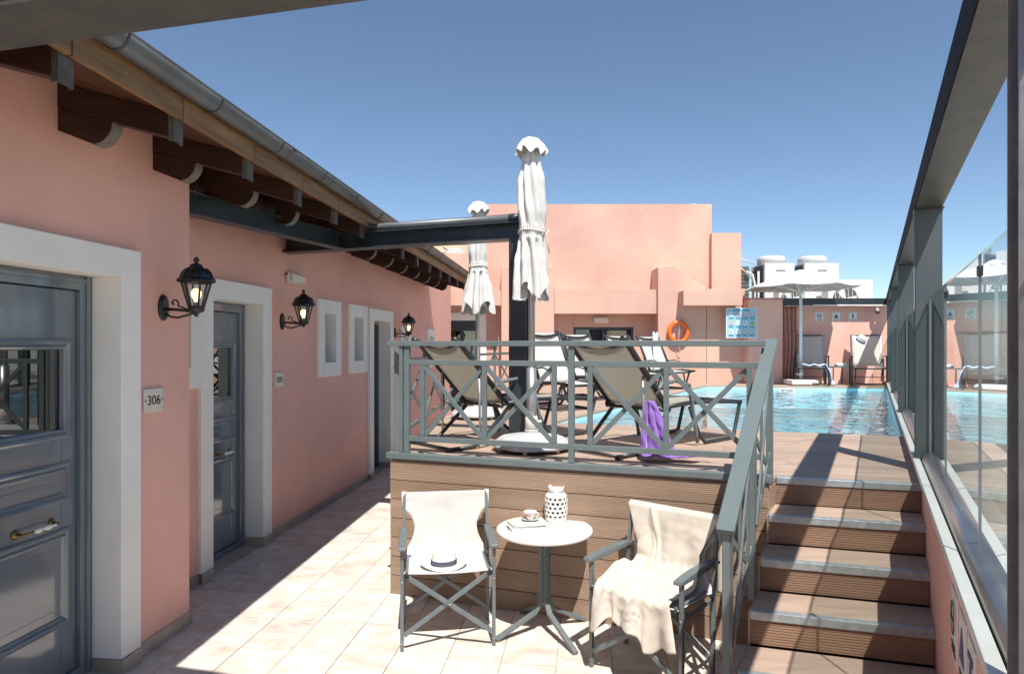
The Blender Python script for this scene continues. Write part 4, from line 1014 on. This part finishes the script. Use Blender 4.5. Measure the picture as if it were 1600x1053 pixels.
# ------------------------------------------------------------------ loungers
def lounger(label, loc, rz, back=46, blen=.78, sling=SLING, group='beige sling loungers by the railing', length=1.92, w=.62, arm=True):
    t = thing('sun_lounger', label, 'sun lounger', loc, rz, group)
    hx, hz = .72, .37; a = R(back); bt = V((hx-blen*math.cos(a), 0, hz+blen*math.sin(a))); h = w/2
    # local: x from head to foot
    for s_ in (-1, 1):
        y = s_*h
        MB().tube([(hx-.05, y, hz), (hx+.35, y, hz+.02), (hx+.7, y, hz+.01), (length, y, hz-.02)], .020, 8).build('seat_rail', LNGF, t)
        MB().tube([(hx, y, hz), tuple(V((bt.x, y, bt.z))), (bt.x-.05, y, bt.z+.015)], .025, 8).build('back_rail', LNGF, t)
        if arm: MB().tube([(hx-.16, y*1.04, hz+.12), (hx-.10, y*1.06, hz+.20), (hx+.1, y*1.06, hz+.22), (hx+.3, y*1.06, hz+.18), (hx+.42, y*1.04, .12), (hx+.44, y*1.04, .03)], .017, 8).build('armrest', RAILP, t)
        MB().tube([(length-.02, y, hz-.03), (length-.13, y, .04), (length-.2, y, .02), (length-.62, y, .02), (length-.72, y, .10), (length-.86, y, hz-.02)], .018, 8).build('leg_loop', LNGF, t)
        MB().tube([(hx+.05, y*.97, hz-.02), (hx-.30, y*.97, .05), (hx-.36, y*.97, .02), (hx-.62, y*.97, .02)], .018, 8).build('rear_leg', LNGF, t)
        MB().tube([(hx-.28, y*.92, .10), tuple(V((hx-.40*math.cos(a)*1.05, y*.92, hz+.40*math.sin(a)*.95)))], .011, 6).build('back_strut', ALU, t)
    MB().tube([(length, -h, hz-.02), (length, h, hz-.02)], .018, 8).build('cross_bar', LNGF, t)
    MB().tube([(hx-.6, -h*.97, .02), (hx-.6, h*.97, .02)], .014, 8).build('cross_bar', LNGF, t)
    MB().tube([(hx-.05, -h, hz-.02), (hx-.05, h, hz-.02)], .016, 8).build('cross_bar', LNGF, t)
    m = MB(); m.tube([(bt.x+.01, -h, bt.z-.01), (bt.x+.045, -h*.5, bt.z-.045), (bt.x+.055, 0, bt.z-.055), (bt.x+.045, h*.5, bt.z-.045), (bt.x+.01, h, bt.z-.01)], .021, 8); m.build('head_bar', LNGF, t)
    def bs(u, v):
        y = (u-.5)*2*(h-.012); sag = .03*(1-(2*u-1)**2)*(1 if v < .97 else .6)
        p = V((hx-.01, y, hz+.005)).lerp(V((bt.x, y, bt.z)), v*1.0); p += V((math.sin(a), 0, math.cos(a)))*-sag*.6; return p
    MB().grid(bs, 10, 12).build('backrest_sling', sling, t, solid=.003)
    def ss_(u, v):
        y = (u-.5)*2*(h-.012); return V((hx+.03+(length-hx-.06)*v, y, hz+.018-.035*(1-(2*u-1)**2)-.02*v))
    MB().grid(ss_, 10, 12).build('seat_sling', sling, t, solid=.003)
    for s_ in (-1, 1):
        MB().box(hx-.62-.03, hx-.62+.03, s_*h-.02, s_*h+.02, 0, .035).build('foot_cap', BLACKI, t)
    return t
aL = R(41)
def head(hx_, hy, ang, L0=.18): return (hx_-L0*math.cos(ang), hy-L0*math.sin(ang), DK)
LG1 = lounger('beige sling lounger on the left behind the railing, back raised', head(-.66, 5.62, aL), aL)
copy_tree(LG1, head(.695, 5.28, aL), aL, 'beige sling lounger right of the deck post with a purple towel on its side')
def deck_chair(label, loc, rz, group, back=60, sling=SLINGW):
    return lounger(label, loc, rz, back=back, blen=.82, sling=sling, group=group, length=1.28, w=.56, arm=True)
gp_ = 'white sling chairs along the left side of the pool'
av = R(-62)
DC = deck_chair('white sling chair nearest on the far side of the deck post', (.30, 9.75, DK), av, gp_)
copy_tree(DC, (.96, 11.4, DK), av, 'white sling chair second in the row left of the pool')
copy_tree(DC, (1.93, 12.9, DK), av, 'white sling chair third in the row, before the recessed doorway')
copy_tree(DC, (2.75, 13.95, DK), av, 'white sling chair with a pale blue towel, farthest in its row')
# two upright deck chairs against the back wall
def upright(label, loc, rz):
    t = thing('deck_chair', label, 'deck chair', loc, rz, 'two deck chairs by the rear wall')
    h = .30
    # faces -y
    for s_ in (-1, 1):
        x = s_*h
        MB().bar((x, .24, .42), (x, .52, 1.14), .03, .03).build('back_rail', LNGF if s_ < 0 else ALU, t)
        MB().bar((x, -.42, .40), (x, .24, .42), .03, .03).build('seat_rail', LNGF, t)
        MB().bar((x+s_*.035, -.40, .0), (x+s_*.035, -.36, .66), .03, .03, (0, 1, 0)).build('front_leg', BLACKI, t)
        MB().bar((x+s_*.035, .3, .0), (x+s_*.035, .28, .6), .03, .03, (0, 1, 0)).build('rear_leg', BLACKI, t)
        MB().bar((x+s_*.035, -.40, .66), (x+s_*.035, .36, .64), .04, .025).build('armrest', LNGF, t)
        MB().bar((x*.85, -.30, .38), (x*.85, -.1, .10), .02, .02).build('brace', BLACKI, t)
    for a_, b_, w_ in (((-h, -.42, .385), (h, -.42, .385), .03), ((-h-.03, -.36, .2), (h+.03, -.36, .2), .016), ((-h, -.36, .05), (h, -.36, .05), .025), ((-h, .525, 1.13), (h, .525, 1.13), .025)):
        MB().bar(a_, b_, w_, w_).build('cross_bar', BLACKI, t)
    def b_(u, v): x = (u-.5)*2*(h-.02); return V((x, .22+.30*v+.03*(1-(2*u-1)**2), .43+.72*v))
    MB().grid(b_, 8, 8).build('backrest_sling', SLINGW, t, solid=.004)
    def s2(u, v): x = (u-.5)*2*(h-.02); return V((x, -.42+.64*v, .42-.03*(1-(2*u-1)**2)))
    MB().grid(s2, 8, 8).build('seat_sling', SLINGW, t, solid=.004)
    return t
upright('white deck chair by the open parasol with a blue towel on the seat', (6.79, 14.55, DK), R(-22))
upright('white deck chair in the far right corner with a sun hat on its arm', (8.0, 14.4, DK), R(-24))
# side table
t = thing('side_table', 'small low grey table between the two far deck chairs', 'table', (7.38, 14.5, DK))
MB().box(-.22, .22, -.22, .22, .40, .42).build('table_top', RAILP, t)
for x in (-.2, .2):
    for y in (-.2, .2): MB().box(x-.012, x+.012, y-.012, y+.012, 0, .40).build('leg', RAILP, t)
MB().box(-.12, .12, -.09, .09, 0, .075).build('folded_towel', WHITE, loc=(7.42, 14.45, DK+.422), bevel=.03)
o = bpy.data.objects['folded_towel']; o['label'] = 'rolled white towel on the small table at the far end'; o['category'] = 'towel'
def top_mesh(mb, name, m_, label, cat, loc, rz=0, **k):
    o = mb.build(name, m_, loc=loc, rot=(0, 0, rz), **k); o['label'] = label; o['category'] = cat; return o
# blue towel on deck chair 1
def bt_(u, v):
    if v < .5: f = v/.5; x = -.20+.48*f; z = .455+.02*math.sin(u*9)+.015*math.sin(x*30); y = -.44+.3*u
    else: f = (v-.5)/.5; x = .28+.05*math.sin(f*3+u*4)+.10*f*(1+u); z = .455*(1-f)+.02; y = -.44+.3*u+.03*math.sin(f*8+u*6)
    return V((x, y, z))
top_mesh(MB().grid(bt_, 20, 30), 'draped_towel', BLUET, 'blue and white towel slipping off the deck chair seat by the parasol', 'towel', (6.79, 14.55, DK), R(-22), solid=.01)
# pale blue towel on the white lounger
def lt(u, v):
    a = (v-.5)*1.1; return V((-.05+.11*u, .02-abs(v-.5)*.10+(.12 if v > .5 else -.12)*abs(v-.5), 1.14+.02*math.sin(u*8)-abs(v-.5)*1.2))
top_mesh(MB().grid(lt, 14, 20), 'pale_blue_towel', mat('pale_blue_terry', (.40, .66, .78), .9, col2=(.74, .84, .88), vscale=9, bump=.4), 'pale blue towel hung over the back of the farthest white sling chair', 'towel', (3.02, 13.5, DK+.02), solid=.012)
def sun_hat(label, loc, rot, r=.17, band=STRIPE, stripes=1):
    t = thing('sun_hat', label, 'hat', loc); t.rotation_euler = rot
    def br(u, v):
        a = 2*math.pi*u; rr = r*.52+(r*.48)*v; return V((rr*math.cos(a), rr*.88*math.sin(a), .012+.012*v*math.cos(2*a)+.006*v*v))
    MB().grid(br, 40, 5).build('brim', STRAW, t, solid=.003)
    k = r/.17
    def cr(u, v):
        a = 2*math.pi*u; K = [(.0, .091), (.2, .091), (.75, .087), (.9, .080), (1.0, .0)]
        for (x0, r0), (x1, r1) in zip(K, K[1:]):
            if v <= x1: rr = r0+(r1-r0)*(v-x0)/(x1-x0); break
        z = .012+.108*min(v/.9, 1)*1.0
        z -= .030*math.exp(-((rr*math.sin(a))/.022)**2)*max(0, (v-.72)/.28)
        return V((rr*k*math.cos(a), rr*k*.86*math.sin(a), z*k))
    MB().grid(cr, 40, 20).build('crown', STRAW, t)
    bz = MB()
    for j in range(stripes):
        z = .017+j*.0125
        bz.tube([(.0935*k*math.cos(a), .0935*k*.86*math.sin(a), z*k+.004) for a in [2*math.pi*i/40 for i in range(41)]], .0036*k, 6, cap=False)
    bz.build('striped_band', band, t)
    return t
sun_hat('white hat with striped band resting on the seat of the left director chair', (-.455, 4.27, .484), (R(0), 0, R(15)), .155, stripes=3)
sun_hat('white and navy sun hat hung on the arm of the far right deck chair', (7.66, 14.1, DK+.98), (R(40), R(22), 0), .19, band=NAVY, stripes=3)

# purple towel hanging from the second lounger
def pt(u, v):
    if v < .42:
        f = v/.42; x = -.02-.05*f+(.05+.23*f**.8)*u+.010*math.sin(u*14); z = .42*(1-f)+.03; y = -.02*math.sin(u*16)-.10*f
    else:
        f = (v-.42)/.58; x = -.07+.28*u+.30*f*(.25+.85*u); z = .03+.028*max(0, math.sin(u*11+f*7))*(1-f*.6)+.012*math.sin(f*15+u*3)*(1-f)+.01; y = -.10-.22*f*(1-.8*u)+.03*math.sin(u*9)
    n1 = noise.noise(V((u*4, v*6, 3.3))); n2 = noise.noise(V((u*11, v*15, 8.3)))
    if v < .42: y -= .05*n1*f+.02*n2; x += .03*n1*f
    else: z += .035*abs(n1)*(1-.5*f)+.012*abs(n2); x += .05*n1*f; y += .04*n2*f+.05*n1
    return V((x, y, max(z, .012)))
ptl = top_mesh(MB().grid(pt, 70, 110), 'purple_towel', PURPLE, 'purple towel hanging off the lounger onto the deck boards', 'towel', (1.085, 5.12, DK), R(-14), solid=.008)
me = ptl.data; me.materials.append(LILAC)
for f in me.polygons:
    c_ = f.center
    if (c_.x > .36) or (c_.z < .2 and c_.z > .05 and c_.x < -.06): f.material_index = 1

# ------------------------------------------------------------------ director chairs
def director(label, loc, rz, w=.59, dp=.42):
    t = thing('director_chair', label, 'chair', loc, rz, 'canvas director chairs at the bistro table')
    h = w/2; yf, yb = -dp/2, dp/2; th = .028; tk = .020
    for s_ in (-1, 1):
        x = s_*h
        MB().bar((x, yf, 0), (x, yf, .645), .022, th, (0, 1, 0)).build('front_leg', CHAIRF, t, bevel=.003)
        MB().bar((x, yb-.02, 0), (x, yb+.01, .63), .022, th, (0, 1, 0)).build('rear_leg', CHAIRF, t, bevel=.003)
        MB().bar((x, yb+.01, .63), (x-s_*.002, yb+.07, .90), .020, th, (0, 1, 0)).build('back_post', CHAIRF, t, bevel=.003)
        m = MB(); m.extr([(yf-.055, .650), (yf-.05, .672), (yf+.1, .684), (yb-.05, .680), (yb+.04, .662), (yb+.04, .645), (yf+.0, .645)], (x-.026, 0, 0), (0, 1, 0), (0, 0, 1), (.052, 0, 0)); m.build('armrest', CHAIRF, t, bevel=.006)
        MB().bar((x-s_*.03, yf-.01, .495), (x-s_*.03, yb, .47), .020, .03).build('seat_rail', CHAIRF, t, bevel=.003)
        MB().bar((x, yf, .44), (x, yb-.01, .44), .012, .022).build('side_stretcher', CHAIRF, t)
        m = MB()
        for z in (.05, .44, .60): m.lathe([(.006, 0), (.005, -.004), (.001, -.005)], (x, yf-th/2-.001, z), 8, axis='y')
        m.build('rivet', ALU, t)
        m = MB(); m.lathe([(.015, -.02), (.017, -.015), (.017, .005), (.012, .01)], (x-s_*.028, yf-.02, .485), 10, axis='y'); m.build('joint_knob', BLACKI, t)
    for y, dz in ((yf-.012, 0), (yb-.03, 0)):
        MB().bar((-h+.03, y-.007, .48), (h-.012, y-.007, .10), .012, .030, (0, 0, 1)).build('cross_brace', CHAIRF, t, bevel=.002)
        MB().bar((h-.03, y+.007, .48), (-h+.012, y+.007, .10), .012, .030, (0, 0, 1)).build('cross_brace', CHAIRF, t, bevel=.002)
        MB().lathe([(.007, 0), (.006, -.005), (.001, -.006)], (.009, y-.014, .29), 8, axis='y').build('rivet', ALU, t)
    # hourglass sling: from top of back down to the seat front
    def sl(u, v):
        # v 0 top .. .62 seam .. 1 front
        s1 = (u-.5)*2
        if v < .62:
            f = v/.62; z = .902-(.902-.475)*f; y = yb+.07-(.075)*f-.0
            if f < .26: hw = h+.012
            else:
                g_ = (f-.26)/.74; hw = (h+.012)-.085*math.sin(math.pi*min(1, g_*1.0)**.8)+.0*g_
            y += .018*(1-s1*s1)*math.sin(math.pi*f)+.004*noise.noise(V((s1*2.5, f*5, 2.2)))+.0025*math.sin(f*30+s1*4)*(abs(s1)**3)
            if f > .85: k = (f-.85)/.15; y -= .03*k*k
        else:
            f = (v-.62)/.38; y = yb-.035-(dp-.02)*f; hw = h-.012; z = .475+.022*f-.022*(1-s1*s1)*(1-.5*f)
        return V((s1*hw, y, z))
    MB().grid(sl, 24, 44).build('canvas_sling', CANV, t, solid=.004)
    for s_ in (-1, 1):
        MB().tube([(s_*(h+.002), yb+.055, .775), (s_*(h+.002), yb+.070, .908)], .016, 8).build('canvas_sleeve', CANV, t)
    return t
D1 = director('cream canvas director chair left of the round table, holding a hat', (-.44, 4.34, 0), R(8))
rz2 = R(-41); p2 = V((.845, 3.86, 0))
D2 = copy_tree(D1, tuple(p2), rz2, 'cream canvas director chair right of the round table, covered by a beige towel')
# towel over the right chair (chair-local coordinates)
def tow(u, v):
    s1 = (u-.5)*2; h = .30
    K = [(0, .315, .44), (.22, .308, .90), (.26, .282, .925), (.30, .25, .905), (.52, .19, .60), (.585, .13, .520), (.66, .02, .515), (.80, -.225, .525), (.84, -.262, .505), (1.0, -.285, .30)]
    for (a, ya, za), (b, yb_, zb) in zip(K, K[1:]):
        if v <= b: f = (v-a)/(b-a); y = ya+(yb_-ya)*f; z = za+(zb-za)*f; break
    hw = h+.012 if v < .30 else (h+.012-.10*min(1, (v-.30)/.16) if v < .5 else h-.088+.03*min(1, (v-.5)/.3))
    x = s1*hw + .0
    if v < .26: x = s1*.30
    fold = 0
    if v > .28:
        k = min(1, (v-.28)/.1); fold = .010*math.sin(s1*7+1.0)*k*math.exp(-((v-.42)/.12)**2)+.012*math.exp(-((s1+.45)/.07)**2)*k*(1 if v < .56 else .4)
        y -= fold
    if v > .5:
        z += .010*math.sin(s1*9+v*14)*min(1, (v-.5)*6)+.006*math.sin(s1*23-v*9)
        z += .085*math.exp(-((s1+.98)/.20)**2)*math.exp(-((v-.66)/.09)**2)+.02*math.exp(-((s1+.7)/.1)**2)*(v > .56)*min(1, (v-.56)*8)
    if v > .84:
        f = (v-.84)/.16
        y += -.030*f*math.sin(s1*6.5+.6)-.02*f*math.sin(s1*15+1)
        x += .022*f*math.sin(s1*8)
        z += f*(.055*math.sin(s1*3.4+2.6)+.02*math.sin(s1*9)) + f*.02*max(0, s1-.4)
        x += .06*f*max(0, s1-.2)
    n1 = noise.noise(V((x*7+3, v*11, 1.7))); n2 = noise.noise(V((x*19, v*30, 5.1)))
    if v > .24:
        k = min(1, (v-.24)*6); ax = .5+.5*math.tanh((v-.54)*20)      # wrinkles push forward on the back, upward on the seat
        dd = k*(.016*n1+.006*n2)
        y -= dd*(1-ax) if v < .8 else dd*.9
        z += abs(dd)*ax if v < .84 else 0
    # long diagonal crease on the left
    if .28 < v < .6: y -= .018*math.exp(-((s1+.42-(v-.28)*.5)/.05)**2)
    return V((x, y, z))
tw_ = top_mesh(MB().grid(tow, 90, 130), 'beige_towel', TOWEL, 'beige terry towel draped over the right director chair', 'towel', tuple(p2), rz2, solid=.005)
for i, (s_, sz) in enumerate((('HOTEL . SPA', .026), ('RESORT', .018))): pass
# stitched illegible embroidery: two rows of tiny stitches following the hanging end
m = MB()
for row, (v0, n) in enumerate(((.905, 15), (.935, 13))):
    for k in range(n):
        if random.random() < .12: continue
        u = .50+(k-n/2)*.017
        a = tow(u, v0); b = tow(u+.009, v0); c_ = tow(u, v0+.012*random.uniform(.6, 1.1))
        nn_ = (b-a).cross(c_-a).normalized();
        if nn_.y > 0: nn_ = -nn_
        o_ = nn_*.006
        m.tube([a+o_, c_+o_], .0009, 4); m.tube([a+o_, b+o_], .0009, 4)
        if k % 2: m.tube([c_+o_, c_+(b-a)*.8+o_], .0009, 4)
m.build('embroidery', INKG, tw_)

# ------------------------------------------------------------------ bistro table
tc = (.222, 4.39)
bt2 = thing('bistro_table', 'small round white table on a grey four legged pedestal between the two chairs', 'table', (tc[0], tc[1], 0))
MB().lathe([(.001, .672), (.30, .672), (.325, .676), (.330, .686), (.328, .698), (.322, .703), (.001, .703)], n=64).build('table_top', WHITEP, bt2)
for k in range(4):
    a = R(207+90*k); c_, s_ = math.cos(a), math.sin(a); o_ = .026
    ln = (.37, .40, .33, .33)[k]
    prof = [(o_, .670), (o_, .24), (o_+.012, .185), (o_+.05, .135), (ln, .012)]
    m = MB()
    n = len(prof); 
    P0 = []
    for i, (r0, z0) in enumerate(prof):
        dn = V((prof[min(i+1, n-1)][0]-prof[max(i-1, 0)][0], prof[min(i+1, n-1)][1]-prof[max(i-1, 0)][1])).normalized(); nr = V((-dn.y, dn.x))
        P0.append([(r0+nr.x*e*.012, z0+nr.y*e*.012) for e in (-1, 1)])
    for i in range(n-1):
        a0, a1 = P0[i]; b0, b1 = P0[i+1]
    ring = [[m.bm.verts.new((c_*rz_-s_*w, s_*rz_+c_*w, zz)) for (rz_, zz) in pr for w in (-.018, .018)] for pr in P0]
    for A, B in zip(ring, ring[1:]):
        for i, j in ((0, 1), (1, 3), (3, 2), (2, 0)): m.bm.faces.new((A[i], A[j], B[j], B[i]))
    m.bm.faces.new([ring[0][i] for i in (0, 1, 3, 2)]); m.bm.faces.new([ring[-1][i] for i in (0, 1, 3, 2)])
    m.build('leg', CHAIRF, bt2, bevel=.003)
    MB().lathe([(.006, 0), (.001, .004)], (c_*.042, s_*.042, .50), 8).build('bolt', ALU, bt2)
MB().box(-.024, .024, -.024, .024, .20, .66).build('centre_post', STEEL, bt2)
# lantern jar with pierced holes
lj = thing('pierced_lantern', 'white pierced ceramic lantern jar at the back of the round table', 'lantern', (.315, 4.575, .704), .3)
nu, nv = 72, 56
def rj(v):
    K = [(0, .066), (.05, .074), (.25, .080), (.6, .080), (.72, .076), (.80, .062), (.84, .053), (.88, .055), (.96, .057), (1, .055)]
    for (a, ra), (b, rb) in zip(K, K[1:]):
        if v <= b: f = (v-a)/(b-a); f = f*f*(3-2*f); return ra+(rb-ra)*f
m = MB(); vs = [[m.bm.verts.new((rj(j/nv)*math.cos(2*math.pi*i/nu), rj(j/nv)*math.sin(2*math.pi*i/nu), .245*j/nv)) for i in range(nu)] for j in range(nv+1)]
for j in range(nv):
    for i in range(nu):
        # holes: 14 around, 5 rows staggered
        hu = (i+.5)/nu*14; hv = ((j+.5)/nv-.10)/.125; row = int(math.floor(hv)); inside = False
        if 0 <= row < 5:
            fu = (hu+(row % 2)*.5) % 1-.5; fv = hv-row-.5; inside = (fu/.34)**2+(fv/.36)**2 < .9
        if inside: continue
        m.bm.faces.new((vs[j][i], vs[j][(i+1) % nu], vs[j+1][(i+1) % nu], vs[j+1][i])).smooth = True
m.build('pierced_body', PORC, lj, solid=.005)
MB().lathe([(.055, .228), (.05, .236), (.001, .237)], n=24).build('lid', PORC, lj)
MB().lathe([(.058, .001), (.060, .004), (.001, .004)], n=24).build('floor_disc', PORC, lj)
MB().lathe([(.03, .005), (.03, .10), (.001, .105)], n=16).build('inner_candle', INKG, lj)
m = MB(); m.tube([(.055*1.02, .02, .205), (.085, .02, .19), (.098, .015, .15), (.090, .01, .11)], .003, 6); m.build('rope_handle', TWINE, lj)
m = MB(); m.tube([(.058*math.cos(a), .058*math.sin(a), .212) for a in [2*math.pi*k/30 for k in range(31)]], .003, 6, cap=False); m.build('neck_wire', ALU, lj)
# magazines
mg = thing('magazine_pile', 'fanned pile of magazines on the left of the round table', 'magazines', (.105, 4.335, .704), R(14))
for k, (dx, dy, rz, mm) in enumerate(((0, -.03, -.25, PINKP), (0, .0, -.05, PINKP), (.01, .02, .06, PICT))):
    MB().box(-.125, .125, -.088, .088, k*.016, k*.016+.0135).build('magazine', mm, mg, loc=(dx, dy, 0), rot=(0, 0, rz), bevel=.002)
    MB().box(-.127, .127, -.090, .090, k*.016+.0136, k*.016+.0152).build('magazine_cover', PICT if k == 2 else SIGNW, mg, loc=(dx, dy, 0), rot=(0, 0, rz))
def curl(u, v): return V((-.10+.21*u, -.08+.03*v+.015*math.sin(v*3), .048+.016*math.sin(v*math.pi)))
MB().grid(curl, 8, 10).build('rolled_spine', SIGNW, mg, solid=.002)
# cup and saucer
cu = thing('teacup', 'small floral porcelain teacup on its saucer on the magazines', 'cup', (.125, 4.40, .753), 0)
MB().lathe([(.030, 0), (.032, .004), (.058, .012), (.060, .014), (.030, .006), (.001, .006)], n=32).build('saucer', PORC, cu)
MB().lathe([(.020, .008), (.022, .012), (.030, .025), (.036, .042), (.045, .058), (.046, .060), (.043, .058), (.033, .040), (.026, .022), (.001, .016)], n=32).build('cup', CUPF, cu)
m = MB(); m.tube([(.036, 0, .045), (.052, 0, .055), (.060, 0, .045), (.052, 0, .028), (.034, 0, .025)], .0035, 8); m.build('cup_handle', PORC, cu, rot=(0, 0, -.3))
m = MB()
for k in range(9):
    a = R(215+k*7+random.uniform(-3, 3)); z = .026+random.uniform(0, .024); r = .031+(z-.026)*.42
    m.lathe([(.0001, .003), (.0035, .001), (.004, -.002)], (r*math.cos(a), r*math.sin(a), z), 6)
m.build('rose_print', ROSE, cu)
# surveyed far neighbours seen through the glass
for i, (x, y, w, h, c_) in enumerate(((16, 6, 6, 12.3, WHITE), (22, 16, 8, 13.2, CREAM), (19, 26, 9, 12.8, WHITE), (30, 34, 12, 15, WHITE))):
    t = thing('neighbour_house', ('low white flat roofed house beyond the glass, nearest', 'cream flat roofed house beyond the glass', 'white flat roofed house behind the cream one', 'farthest tall white house beyond the glass')[i], 'house', (x, y, -12), -.5)
    MB().box(-w/2, w/2, -w/2, w/2, 0, h).build('wall', c_, t)
    MB().box(-w/2-.1, w/2+.1, -w/2-.1, w/2+.1, h, h+.15).build('roof_slab', COPE, t)
    for k in range(4):
        f = MB().box(-w/2-.03, -w/2-.005, -w*.4+k*w*.22, -w*.4+k*w*.22+.9, h-2.3, h-1.1).build('window', STEEL, t)
bpy.context.view_layer.update()
